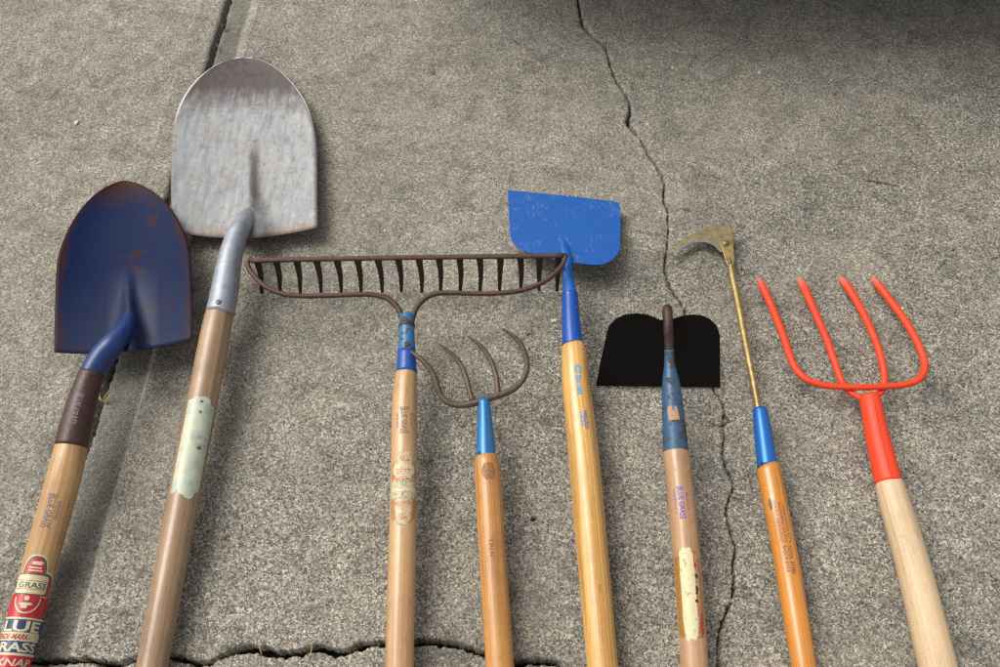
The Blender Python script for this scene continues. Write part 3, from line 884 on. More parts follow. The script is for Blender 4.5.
# ------------------------------------------------------------------ 2 silver shovel
def silver_shovel():
    t = thing('digging_shovel', P(200, 400, 0), "round point shovel with worn silver blade and pale peeling sticker on its brown handle", "shovel", "shovels on the left")
    left = [(172, 231), (171, 205), (171, 175), (171.5, 145), (174, 122), (181, 102), (193, 84), (208, 70), (225, 61), (243, 57.5)]
    right = [(317.5, 227), (317, 200), (317, 170), (316, 140), (312, 119), (305, 101), (294, 85), (279, 70), (262, 60.5), (243, 57.5)]
    def zf(s, u):
        z = 0.013 + 0.010 * abs(s) ** 2.2 * tipfade(u) + 0.008 * (1 - u) ** 2 + 0.002 * u
        sx = s - 0.085 * (1 - sm(u, 0, .1))
        w = 0.15 + 0.26 * (1 - sm(u, 0.0, 0.28))
        z += 0.019 * g(sx - 0.06, w * 0.52) * (1 - sm(u, 0.02, 0.50))
        return z
    blade_sheet('blade', left, right, zf, silver_blade(), t, droop=lambda s, u: 8.5 * (1 - s * s) * (1 - u) ** 4)
    ms = M("zinc_grey_socket")
    v = ms.co("Object"); n = ms.noise(v, 60, 5, 0.6); n2 = ms.noise(v, 420, 4, 0.7)
    uvz = ms.co("UV", (1, 0.1, 1)); nst = ms.noise(uvz, 240, 3)
    c = ms.mix(ms.ramp(n.outputs[0], [(0.35, 0.0), (0.65, 1.0)]), (0.42, 0.44, 0.47), (0.28, 0.32, 0.38))
    c = ms.mix(ms.math('MULTIPLY', nst.outputs[0], 0.35), c, (0.16, 0.17, 0.19))
    c = ms.mix(ms.math('MULTIPLY', ms.ramp(n2.outputs[0], [(0.62, 0.0), (0.70, 1.0)]), 0.6), c, (0.14, 0.10, 0.08))
    ms.set(Base_Color=c, Metallic=0.45, Roughness=0.48); ms.bump(n2.outputs[0], 0.2, 0.0004)
    sock = Rod([(250, 207, 0.019, 5), (247, 215, 0.032, 14), (243.5, 222, 0.044, 18), (240, 229, 0.052, 20), (234.5, 242, 0.054, 21.5), (229.3, 262, 0.054, 24), (224.8, 290, 0.052, 27), (222, 305, 0.051, 28), (220, 314, 0.050, 28.8)])
    def ragged(th):
        return 0.0035 * math.cos(th * 1.0 + 0.5) + 0.0012 * math.sin(th * 5) - 0.002
    so = sock.mesh('socket', ms.m, t, cut1=ragged)
    sock.face_camera()
    surf_disc(sock, 'rivet', 304.5, -4, 2.8, 0.0012, rust("dark_rivet", (0.09, 0.08, 0.08), (0.16, 0.14, 0.14), 0.7, 0.4), so)
    h = Rod([(220.6, 308, 0.050, 26.5), (216, 330, 0.0485, 28.5), (202.5, 400, 0.040, 29.8), (185, 490, 0.032, 30.6), (152, 667, 0.021, 30.6)], extend=0.85).face_camera()
    ho = h.mesh('handle', wood("weathered_brown_handle", (0.38, 0.245, 0.135), (0.23, 0.13, 0.065), 2, 0.55, 230, 0.36, 0.35), t)
    pale = M("pale_peeled_foil")
    v = pale.co("Object"); n = pale.noise(v, 90, 5, 0.65); n2 = pale.noise(v, 500, 4, 0.7); n3 = pale.noise(v, 30, 3)
    c = pale.mix(pale.ramp(n.outputs[0], [(0.35, 0.0), (0.65, 1.0)]), (0.56, 0.58, 0.43), (0.36, 0.42, 0.34))
    c = pale.mix(pale.math('MULTIPLY', pale.ramp(n3.outputs[0], [(0.5, 0.0), (0.65, 1.0)]), 0.5), c, (0.60, 0.56, 0.32))
    c = pale.mix(pale.math('MULTIPLY', pale.ramp(n2.outputs[0], [(0.64, 0.0), (0.70, 1.0)]), 0.6), c, (0.20, 0.17, 0.10))
    pale.set(Base_Color=c, Roughness=0.38)
    rr = random.Random(5)
    top = [(397 + rr.uniform(-0.6, 0.6) + abs(k) * 0.35 + (5 if k > 5 else 0), k * 1.5) for k in range(-10, 11)]
    bot = [(496 + rr.uniform(-0.5, 0.5) + 2.2 * math.sin(k * 0.55) - (5 if k < -4 else 0) - (4 if k > 6 else 0), k * 1.5) for k in range(10, -11, -1)]
    lab = wrap(h, 'sticker', tri(top + bot), pale.m, ho, 0.00025)
    ink = worn_ink("faded_print", (0.10, 0.10, 0.10), 0.42)
    wrap(h, 'lettering', text_polys("WARRANTED", 443, 446, 2, 12, along=False), ink, lab, 0.0004)
    wrap(h, 'lettering', text_polys("FORGED STEEL", 436, 438.5, 2, 12, along=False), ink, lab, 0.0004)
    bb = plain("bare_brown", (0.20, 0.11, 0.05))
    for q in (blob(446, 449, 3, 8, 0.8, 0.25, seed=3), blob(401, 403.5, -2, 1, .8, .2, seed=4), blob(411, 414, -1, 1.2, .8, .2, seed=5)): wrap(h, 'chip', q, bb, lab, 0.00045)
silver_shovel()

# ------------------------------------------------------------------ 3 bow rake
rustm = rust("brown_rust", (0.060, 0.030, 0.022), (0.115, 0.058, 0.040), 0.35, 0.55, 180, 1, (0.20, 0.13, 0.10))
darkrust = rust("dark_rust", (0.022, 0.013, 0.010), (0.050, 0.028, 0.020), 0.3, 0.6, 180, 3, (0.09, 0.06, 0.045))

def label_old(h, ho, y0, y1, seed):
    m = M("faded_sticker_%s" % ("tan", "cream")[seed % 2])
    v = m.co("Object"); n = m.noise(v, 170, 5, 0.7); n2 = m.noise(v, 420, 4, 0.7); n3 = m.noise(v, 260, 3, .6)
    c = m.mix(m.ramp(n.outputs[0], [(0.4, 0.0), (0.6, 1.0)]), (0.60, 0.50, 0.30), (0.52, 0.33, 0.17))
    c = m.mix(m.math('MULTIPLY', m.ramp(n2.outputs[0], [(0.58, 0.0), (0.63, 1.0)]), 0.7), c, (0.48, 0.09, 0.05))
    c = m.mix(m.math('MULTIPLY', m.ramp(n3.outputs[0], [(0.60, 0.0), (0.66, 1.0)]), 0.7), c, (0.24, 0.27, 0.18))
    m.set(Base_Color=c, Roughness=0.4)
    return m.m

def bow_rake():
    t = thing('bow_rake', P(405, 420, 0), "rusty bow rake with sixteen teeth pointing down and a blue ferrule", "rake")
    zb = 0.072
    bar = Rod([(250.5, 260.6, zb, 4.6), (330, 259, zb, 4.6), (408, 257.6, zb, 4.6), (490, 256.6, zb, 4.6), (565, 255.6, zb, 4.6)], step=8)
    bar.mesh('head_bar', rustm, t, seg=16, square=True)
    zl = 0.066
    L = [(250.5, 258.8, zb, 4.4), (247.2, 262.5, zb, 5.0), (251, 272, 0.071, 5.0), (260, 282, 0.070, 5.0), (270.6, 289.5, 0.069, 5.0), (285, 294.4, 0.068, 5.0), (301, 296, 0.067, 5.0), (330, 295.6, zl, 5.0),
         (355, 294.6, zl, 5.0), (373, 294.8, 0.065, 5.2), (388, 298.8, 0.063, 5.6), (397, 307, 0.061, 5.8), (402, 317, 0.059, 6.2), (403.5, 324, 0.0585, 6.2)]
    Rr = [(566, 255, zb, 4.4), (563.5, 263, zb, 4.8), (552, 276, 0.071, 5.0), (537, 285.2, 0.070, 5.0), (519, 290.8, 0.069, 5.0), (501, 293, 0.068, 5.0), (479, 293.6, zl, 5.0), (454, 293, zl, 5.0),
          (436, 293.7, 0.065, 5.2), (425, 298.5, 0.063, 5.6), (416.4, 308, 0.061, 5.8), (412.3, 318, 0.059, 6.2), (411, 324, 0.0585, 6.2)]
    Rod(L).mesh('bow', rustm, t, seg=18, round0=True)
    Rod(Rr).mesh('bow', rustm, t, seg=18, round0=True)
    tops = [258.3, 277, 297.3, 317.2, 337.6, 358, 378.4, 398.7, 419.3, 439.3, 459.8, 479.9, 500.5, 520.3, 539.2, 558.5]
    tips = [262.3, 280.7, 300.5, 321, 341.4, 361.6, 381.8, 401.7, 421.3, 440.6, 460.8, 480.2, 500, 520, 539, 557.2]
    for k, (a, b) in enumerate(zip(tops, tips)):
        yb = 261 - 5.4 * (a - 250) / 315 
        yt = 294 - 3.2 * k / 15 + random.uniform(-1.1, .9); b += random.uniform(-.7, .7)
        m1 = a + (b - a) * 0.45 + (1.0 if b > a else 0)
        r = Rod([(a - 0.4, yb - 0.5, zb - 0.002, 9.0), (a, yb + 3, zb - 0.006, 6.9), (m1, yb + 16, zb - 0.034, 5.2), (b, yt, 0.0035, 3.0)], flat=0.55)
        r.mesh('tooth', darkrust, t, seg=12, square=True)
    bluep = paint("chipped_blue_paint", (0.030, 0.17, 0.36), 0.54, (0.085, 0.05, 0.04), 0.35, scale=95, seed=5)
    bluelow = paint("blue_ferrule_paint", (0.016, 0.085, 0.36), 0.645, (0.085, 0.05, 0.04), 0.3, scale=110, seed=9)
    Rod([(406.9, 315.5, 0.059, 14.2), (406.9, 325, 0.058, 14.8)]).mesh('collar', bluep, t)
    Rod([(406.9, 324.5, 0.058, 16.2), (406.8, 327.5, 0.0578, 16.4)], step=1).mesh('ring', rustm, t)
    fer = Rod([(406.8, 326, 0.058, 15.2), (406.8, 335, 0.057, 15.8), (406.7, 352, 0.055, 18)], step=2)
    fo = fer.mesh('ferrule', bluep, t); fer.face_camera()
    surf_disc(fer, 'rivet', 343.5, 0.2, 3.1, 0.0014, rustm, fo)
    Rod([(406.7, 351.5, 0.0551, 18.0), (406.6, 373, 0.053, 21.2)]).mesh('ferrule_skirt', bluelow, t)
    h = Rod([(406.4, 371, 0.053, 19.5), (406, 375.5, 0.0526, 21.8), (405.4, 384, 0.0518, 23.6), (404.5, 410, 0.049, 25.2), (404, 467, 0.042, 26.3), (399.4, 667, 0.024, 28.8)], extend=0.9).face_camera()
    ho = h.mesh('handle', wood("tan_handle", (0.58, 0.355, 0.165), (0.38, 0.20, 0.08), 3, 0.4, 260, 0.36, 0.22), t)
    ink = worn_ink("grey_violet_ink", (0.13, 0.10, 0.14), 0.52)
    wrap(h, 'stamp', text_polys("BLUE GRASS", 407, 433, -5, 4.5, bow=0.45), ink, ho)
    wrap(h, 'stamp', text_polys("BELKNAP", 412, 427, 6, 8.5, bold=0) + text_polys("LOUISVILLE", 412, 427, -8.5, -6, bold=0), ink, ho)
    old = label_old(h, ho, 451, 523, 0)
    faded = paint("faded_orange_varnish", (0.46, 0.21, 0.07), 0.6, (0.5, 0.3, 0.15), 0.35, scale=220, seed=11)
    lab = wrap(h, 'sticker', blob(461, 519, -15, 15, 0.3, 0.02, seed=2), faded, ho, 0.0002)
    teal = paint("faded_teal_print", (0.27, 0.30, 0.20), 0.50, (0.55, 0.45, 0.28), 0.4, scale=330, seed=6)
    cream2 = paint("faded_cream_print", (0.62, 0.54, 0.33), 0.60, (0.45, 0.25, 0.12), 0.4, scale=330, seed=7)
    oran = paint("faded_red_print", (0.52, 0.16, 0.09), 0.52, (0.60, 0.48, 0.28), 0.4, scale=330, seed=8)
    W = lambda n_, p_, m_, l_: wrap(h, n_, p_, m_, lab, l_)
    W('print_border', blob(450.5, 524, -9.2, 9.2, 0.45), teal, 0.00026)
    W('print_face', blob(452, 522.5, -8, 8, 0.45), old, 0.00032)
    W('print_lobe', blob(461.5, 476, -12.8, 12.5, 0.6), teal, 0.00029)
    W('print_lobe_face', blob(463, 475, -11.5, 11.3, 0.6), cream2, 0.00035)
    W('print_band', rect(477, 480, -14, 14), oran, 0.00036)
    W('print_band', rect(480, 486.5, -14.5, 14.5), teal, 0.00038)
    W('print_band', rect(486.5, 490.5, -14.5, 14.5), cream2, 0.00039)
    W('print_band', rect(490.5, 497.5, -14.5, 14.5), teal, 0.00038)
    for w_, y_, z_, a_ in (("BLUE", 481, 486, 11), ("GRASS", 491.3, 497, 12)): wrap(h, 'lettering', text_polys(w_, y_, z_, -a_, a_, along=False, bold=.02), cream2, lab, 0.00046)
    for w_, y_, z_, a_ in (("REG", 455, 460.5, 5), ("BEST", 468, 474, 7), ("BELKNAP", 500, 504.5, 8), ("USA", 512, 518, 4)): wrap(h, 'lettering', text_polys(w_, y_, z_, -a_, a_, along=False, bold=.02), oran, lab, 0.00046)
bow_rake()

# ------------------------------------------------------------------ 4 hand cultivator
def cultivator():
    t = thing('cultivator', P(490, 480, 0), "four tined cultivator with curved brown rusty tines beside the rake handle", "cultivator")
    iron = rust("grey_brown_iron", (0.085, 0.058, 0.042), (0.15, 0.105, 0.075), 0.4, 0.5, 200, 6, (0.28, 0.22, 0.17))
    zb = 0.050
    Rod([(484, 400, zb, 6.5), (470, 403.8, zb, 6.2), (457.5, 405, zb, 5.8), (448, 402.2, 0.051, 5.6), (441.3, 396, 0.053, 5.4), (437.8, 387.5, 0.057, 5.2), (434, 376, 0.061, 5.0), (427.6, 366, 0.065, 4.8), (417.5, 356.4, 0.068, 4.0), (410, 351, 0.0685, 1.6)], step=2, thick=1.14).mesh('tine', iron, t, seg=16)
    Rod([(484, 400, zb, 6.5), (498, 395.4, zb, 6.2), (511, 390.4, zb, 5.8), (521.5, 381.5, 0.050, 5.4), (526.7, 370, 0.050, 5.2), (526, 357.5, 0.046, 4.9), (520.5, 343.5, 0.034, 4.4), (511, 334.3, 0.019, 3.6), (502.5, 328.8, 0.006, 1.5)], step=2, thick=1.14).mesh('tine', iron, t, seg=16)
    Rod([(473, 401, zb, 5.5), (471, 396, 0.051, 4.8), (467.5, 383, 0.053, 4.8), (462.5, 368, 0.049, 4.6), (453.8, 355.6, 0.034, 4.0), (440, 344.5, 0.006, 1.5)], step=2, thick=1.14).mesh('tine', iron, t, seg=16)
    Rod([(498, 395, zb, 5.5), (497.6, 389, 0.051, 4.8), (495.8, 375, 0.052, 4.8), (490, 359, 0.047, 4.6), (480, 345.5, 0.030, 4.0), (468.5, 336.5, 0.005, 1.5)], step=2, thick=1.14).mesh('tine', iron, t, seg=16)
    bl = paint("bright_blue_ferrule", (0.030, 0.19, 0.44), 0.66, (0.10, 0.09, 0.09), 0.3, scale=110, metallic=0.25, seed=4)
    fer = Rod([(483.6, 399.5, 0.050, 11), (484.4, 410, 0.049, 13), (485.4, 440, 0.0465, 18), (486, 458.5, 0.045, 20.4)])
    fo = fer.mesh('ferrule', bl, t); fer.face_camera()
    wrap(fer, 'seam', rect(402, 458, 1.4, 2.0), plain("seam_shadow_line", (0.01, 0.05, 0.12)), fo, 0.0001)
    surf_disc(fer, 'nail_hole', 451, -6.5, 1.6, 0.0004, plain("black_hole_rim", (0.01, 0.01, 0.012)), fo, hole=True)
    h = Rod([(486.2, 456.5, 0.045, 21.5), (486.5, 459.5, 0.0448, 24), (487.2, 466, 0.044, 26), (492.5, 555, 0.032, 27.3), (500, 667, 0.021, 28.8)], extend=0.5).face_camera()
    ho = h.mesh('handle', wood("orange_brown_handle", (0.56, 0.265, 0.07), (0.34, 0.13, 0.03), 4, 0.45, 200, 0.34, 0.30), t)
    ink = worn_ink("faint_brown_ink", (0.13, 0.065, 0.03), 0.47)
    wrap(h, 'stamp', text_polys("TRUE", 536, 556, -3, 1), ink, ho)
    wrap(h, 'stain', blob(461, 479, -6, 8, 0.9, 0.12, seed=9), worn_ink("brown_grime", (0.26, 0.12, 0.05), 0.48, 420), ho, 0.0002)
cultivator()

# ------------------------------------------------------------------ 5 blue hoe
def blue_hoe():
    t = thing('garden_hoe', P(580, 420, 0), "hoe with flat bright blue blade and long yellow striped handle", "hoe", "hoes")
    bl = paint("bright_blue_enamel", (0.013, 0.098, 0.37), 0.70, (0.22, 0.20, 0.20), 0.45, scale=140, seed=1, var=0.12, scuff=0.34, scuffcol=(0.24, 0.28, 0.36))
    out = [(507.6, 190), (540, 193), (575, 196.6), (600, 199.5), (614, 201), (618.5, 202.6), (620.3, 207), (620.6, 225), (620.2, 246), (618, 254), (612, 260), (604, 264), (595, 264.6), (575, 262.8), (562, 261.8), (545, 256.2), (530, 252.6), (523, 250.4), (516, 246), (511.5, 240), (510, 233), (508.8, 212)]
    zf = lambda x, y: 0.014 + (y - 190) / 75 * 0.030
    plate('blade', out, zf, 0.0022, bl, t, 0.0005)
    nk = paint("blue_neck_enamel", (0.016, 0.12, 0.45), 0.70, (0.35, 0.35, 0.38), 0.28, scale=150, seed=2, var=0.1)
    neck = Rod([(562.5, 241, 0.036, 5), (563.5, 248, 0.042, 8), (566.5, 258, 0.047, 9.6), (567.6, 270, 0.049, 9.6), (568.5, 282, 0.049, 11.5), (569.7, 295, 0.048, 15)], step=2)
    neck.mesh('neck', nk, t, round0=True)
    nk2 = paint("blue_ferrule_enamel", (0.010, 0.075, 0.36), 0.70, (0.35, 0.35, 0.38), 0.25, scale=150, seed=6, var=0.1)
    Rod([(569.6, 294, 0.0482, 16.4), (569.9, 297, 0.048, 16.4), (571, 320, 0.047, 18.6), (572.8, 346, 0.0455, 21.4)], step=2).mesh('ferrule', nk2, t)
    h = Rod([(573, 344.5, 0.0455, 21), (573.6, 349, 0.045, 24.2), (574.6, 362, 0.0445, 26.3), (575.6, 380, 0.043, 27.6), (582.2, 440, 0.037, 30.5), (602.6, 667, 0.023, 31.3)], extend=0.9).face_camera()
    m = wood("yellow_striped_handle", (0.72, 0.42, 0.12), (0.50, 0.235, 0.05), 5, 0.65, 330, 0.30, 0.10)
    ho = h.mesh('handle', m, t)
    lb = worn_ink("light_blue_ink", (0.10, 0.38, 0.70), 0.60)
    db = worn_ink("mid_blue_ink", (0.05, 0.13, 0.40), 0.56)
    ring = []
    for k in range(18):
        if k in (4,): continue
        a0, a1 = 2 * math.pi * k / 18, 2 * math.pi * (k + 1) / 18
        f = lambda a, r: (370.2 + 4.2 * r * math.sin(a), 3.0 + 3.9 * r * math.cos(a))
        ring.append([f(a0, 1), f(a1, 1), f(a1, .48), f(a0, .48)])
    wrap(h, 'logo', ring, lb, ho)
    wrap(h, 'stamp', text_polys("TRUE TEMPER", 376, 396, -0.8, 5.8, bow=0.35, bold=.03), lb, ho)
    wrap(h, 'stamp', text_polys("HOES", 413, 427, 0.0, 3.5, bold=.02), lb, ho)
    wrap(h, 'stamp', text_polys("WELDED", 411, 430, 4.4, 8.3, bold=.02), db, ho)
blue_hoe()

# ------------------------------------------------------------------ 6 black hoe
def black_hoe():
    t = thing('garden_hoe', P(675, 430, 0), "hoe standing on its edge with black round shouldered blade and chipped blue ferrule", "hoe", "hoes")
    mb = M("black_blade")
    v = mb.co("Object"); n = mb.noise(v, 90, 4)
    mb.set(Base_Color=mb.mix(n.outputs[0], (0.006, 0.0055, 0.005), (0.010, 0.009, 0.007)), Roughness=0.7)
    mb.b.inputs["Specular IOR Level"].default_value = 0.12
    out = [(596, 386), (601, 360), (607.5, 331), (610, 325), (616, 319), (625, 315), (636, 313.8), (647, 315), (655, 318), (661, 320.6), (667, 321.6), (673, 319.4), (682, 316.2), (693, 315), (703, 316), (711, 320), (717, 326), (720, 335), (720.3, 360), (720.4, 387.6)]
    zf = lambda x, y: 0.0035 + (387 - y) / 72 * 0.088
    plate('blade', out, zf, 0.0020, mb.m, t, 0.0004)
    nb = rust("neck_rust_dark", (0.030, 0.018, 0.016), (0.085, 0.042, 0.030), 0.3, 0.5, 90, 8, (0.20, 0.14, 0.12))
    neck = Rod([(667.4, 344, 0.044, 9), (667.3, 330, 0.064, 9.2), (667.2, 318, 0.085, 9.4), (667.2, 310.5, 0.097, 9.8), (667.4, 309, 0.106, 9.8), (667.8, 316, 0.109, 9.8), (668.5, 330, 0.104, 9.5), (669, 342, 0.0955, 9.3), (669.2, 350, 0.091, 9.4)], step=1.5)
    neck.mesh('neck', nb, t)
    bp = paint("worn_blue_grey_paint", (0.035, 0.105, 0.20), 0.53, (0.055, 0.05, 0.05), 0.36, scale=85, seed=12)
    Rod([(669.2, 349.5, 0.0912, 9.6), (669.4, 360, 0.085, 10), (670, 369, 0.081, 12.5), (670.6, 380, 0.076, 16.8)], step=2).mesh('shank', bp, t)
    fer = Rod([(670.6, 379.5, 0.0762, 16.8), (672, 395, 0.071, 19.8), (674, 425, 0.061, 23), (675.9, 451.5, 0.053, 25.2)], step=2)
    fo = fer.mesh('ferrule', bp, t); fer.face_camera()
    tag_m = paint("brown_paper", (0.46, 0.28, 0.16), 0.66, (0.10, 0.16, 0.26), 0.7, scale=250, seed=3)
    wrap(fer, 'paper_scrap', tri([(403, -5), (403.5, 4), (417, 6.3), (417.5, -5), (410, -5.6)]), tag_m, fo, 0.00025)
    wrap(fer, 'paper_tear', tri([(403, -0.6), (403.3, 1.6), (408, 1.0), (407, -0.8)]), paint("under_blue", (0.05, 0.16, 0.34), 0.8), fo, 0.0004)
    h = Rod([(675.9, 450, 0.0535, 23.8), (676.1, 453, 0.053, 25.6), (679.2, 480, 0.049, 26.6), (687, 560, 0.037, 27.5), (694.6, 667, 0.025, 27.8)], extend=0.8).face_camera()
    ho = h.mesh('handle', wood("rosy_tan_handle", (0.48, 0.28, 0.145), (0.31, 0.15, 0.065), 6, 0.4, 260, 0.36, 0.25), t)
    pu = worn_ink("violet_ink", (0.15, 0.09, 0.42), 0.56)
    wrap(h, 'stamp', text_polys("BLUE GRASS", 485, 517, -3.6, 3.4, bow=0.28, bold=.02), pu, ho)
    wrap(h, 'stamp', text_polys("BELKNAP", 491, 508, 4.8, 7, bold=0) + text_polys("LOUISVILLE KY", 488, 513, -7.4, -5, bold=0), pu, ho)
    amber = paint("amber_glue", (0.34, 0.17, 0.035), 0.60, (0.45, 0.26, 0.14), 0.3, scale=200, seed=2)
    lab = wrap(h, 'sticker', blob(553, 634, -16, 14, 0.25, 0.02, seed=6), amber, ho, 0.0002)
    tealr = paint("worn_print_strip", (0.28, 0.33, 0.22), 0.49, (0.50, 0.10, 0.045), 0.4, scale=240, seed=14)
    wrap(h, 'print_strip', blob(549, 633, 2, 11, 0.3, 0.03, seed=8), tealr, lab, 0.00028)
    cr = paint("cream_backing", (0.66, 0.58, 0.33), 0.60, (0.45, 0.33, 0.16), 0.42, scale=200, seed=15)
    wrap(h, 'paper_backing', blob(546, 637, -8, 6.5, 0.35, 0.035, n=60, seed=11), cr, lab, 0.00036)
    dc = plain("dark_chip", (0.05, 0.02, 0.012)); rc = plain("red_chip", (0.42, 0.05, 0.03))
    for q in (blob(571, 576, 7, 9.6, .8, .2, seed=1), blob(583, 592, 6, 8.6, .8, .3, seed=2), blob(597, 600, 5, 8, .8, .3, seed=3)): wrap(h, 'chip', q, dc, lab, 0.00045)
    for q in (blob(611, 633, 8.5, 12.5, .8, .3, seed=5), blob(560, 566, 6, 9, .8, .3, seed=6)): wrap(h, 'chip', q, rc, lab, 0.00045)
black_hoe()

# ------------------------------------------------------------------ 7 weeding sickle
def sickle():
    t = thing('weeding_sickle', P(760, 400, 0), "brass coloured hooked weeding sickle on a thin rod with a blue ferrule", "sickle")
    def brass(name, a, b, grey):
        m = M(name)
        v = m.co("Object"); n = m.noise(v, 110, 5, 0.65); n2 = m.noise(v, 600, 3, 0.7)
        c = m.mix(m.ramp(n.outputs[0], [(0.38, 0.0), (0.62, 1.0)]), a, b)
        c = m.mix(m.math('MULTIPLY', m.ramp(n2.outputs[0], [(0.58, 0.0), (0.68, 1.0)]), 0.6), c, grey)
        m.set(Base_Color=c, Metallic=0.65, Roughness=0.42); m.bump(n2.outputs[0], 0.25, 0.0005)
        return m.m
    br = brass("dull_brass_paint", (0.46, 0.34, 0.13), (0.28, 0.20, 0.085), (0.15, 0.11, 0.07))
    bl = brass("blade_brass", (0.36, 0.28, 0.13), (0.22, 0.18, 0.11), (0.13, 0.12, 0.11))
    steel = rust("ground_steel_edge", (0.20, 0.20, 0.20), (0.30, 0.29, 0.27), 0.7, 0.4, 200, 2, (0.14, 0.10, 0.08))
    out = [(675, 256.5), (673.8, 251), (679.5, 241.5), (686, 237), (692, 234.3), (699, 230.6), (705.5, 227.8), (712, 226), (719, 225), (730, 224.3), (732, 230), (732.8, 243), (730, 252), (720.5, 252), (715.2, 246), (710, 243.3), (705.5, 242), (700, 241.6), (694.7, 242.7), (689, 244.6), (684.5, 247), (680, 251)]
    plate('blade', out, lambda x, y: 0.021 - (732 - x) / 58 * 0.005, 0.0022, bl, t, 0.0005)
    edge = [(675.2, 256), (674.8, 253), (680, 248), (685, 244), (694.5, 239.6), (705.5, 238.8), (712, 240.5), (718, 245), (721, 251), (720.3, 252), (715.2, 246), (710, 243.3), (705.5, 242), (694.7, 242.7), (684.5, 247), (680, 251)]
    plate('ground_edge', edge, lambda x, y: 0.0214 - (732 - x) / 58 * 0.005, 0.0024, steel, t, 0.0002)
    plate('spine_fold', [(728.8, 224.6), (731.2, 224.2), (733.4, 233), (734, 246), (731.6, 246), (731, 234)], lambda x, y: 0.0235, 0.003, bl, t, 0.0004)
    brk = [(720.4, 243.5), (721.6, 240.6), (726, 238.8), (731, 240), (733.3, 243), (734.3, 258), (733.6, 264), (730.6, 266.6), (727.8, 265.4), (726, 261)]
    plate('bracket', brk, lambda x, y: 0.0245 , 0.0025, br, t, 0.0005)
    bolt = rust("bolt_steel", (0.14, 0.12, 0.09), (0.26, 0.23, 0.18), 0.7, 0.4, 300, 3)
    disc('bolt', 726, 243.4, 0.0255, 3.5, 0.0014, bolt, t, 1.0)
    disc('bolt_cap', 726, 243.2, 0.0270, 1.6, 0.0010, br, t, 1.0)
    disc('rivet', 729.7, 262, 0.0255, 2.3, 0.0012, bolt, t, 1.0)
    Rod([(729.6, 258, 0.021, 5.4), (730.6, 266, 0.021, 6.2), (732.4, 276, 0.0215, 7.2), (738.5, 306, 0.024, 7.2), (747, 350, 0.028, 7.2), (756, 396, 0.032, 7.0), (758.6, 411, 0.033, 7.0)]).mesh('rod', br, t, seg=20)
    bp = paint("metallic_blue_ferrule", (0.020, 0.15, 0.47), 0.74, (0.1, 0.1, 0.1), 0.26, scale=120, metallic=0.35, seed=6, var=0.15)
    fer = Rod([(759.6, 409, 0.0335, 14.3), (760.4, 414, 0.0334, 15.6), (764, 440, 0.033, 18.5), (767.6, 467.5, 0.033, 20.7)])
    fo = fer.mesh('ferrule', bp, t); fer.face_camera()
    surf_disc(fer, 'nail_hole', 462, -5, 1.3, 0.0004, plain("dark_hole_rim", (0.01, 0.01, 0.012)), fo, hole=True)
    h = Rod([(767.3, 466, 0.033, 20.6), (768.4, 468.6, 0.033, 23.3), (769.8, 476, 0.033, 23.8), (777, 513, 0.032, 24.2), (786.2, 560, 0.025, 25.0), (804, 667, 0.019, 24.6)], extend=0.5).face_camera()
    ho = h.mesh('handle', wood("glossy_orange_handle", (0.62, 0.245, 0.035), (0.40, 0.13, 0.016), 7, 0.40, 240, 0.26, 0.12, coat=0.5), t)
    ink = worn_ink("dark_violet_ink", (0.10, 0.05, 0.09), 0.52)
    wrap(h, 'stamp', blob(497, 508, -6.5, -3, 0.9), worn_ink("grey_ink", (0.11, 0.12, 0.14), 0.55), ho)
    wrap(h, 'stamp', text_polys("GENUINE HAND FORGED", 499, 540, -1.6, 0.9, bold=.0) + text_polys("WEEDING SICKLE", 501, 540, 2.3, 5.0, bold=.0) + text_polys("WARRANTED NO 4", 503, 540, 6.2, 8.6, bold=0.0), ink, ho)
    wrap(h, 'stamp', text_polys("RAZOR EDGE", 543, 570, -1.2, 2.2, bold=.02) + text_polys("TOOL STEEL", 543, 573, 3.6, 7.4, bold=.02), ink, ho)
sickle()

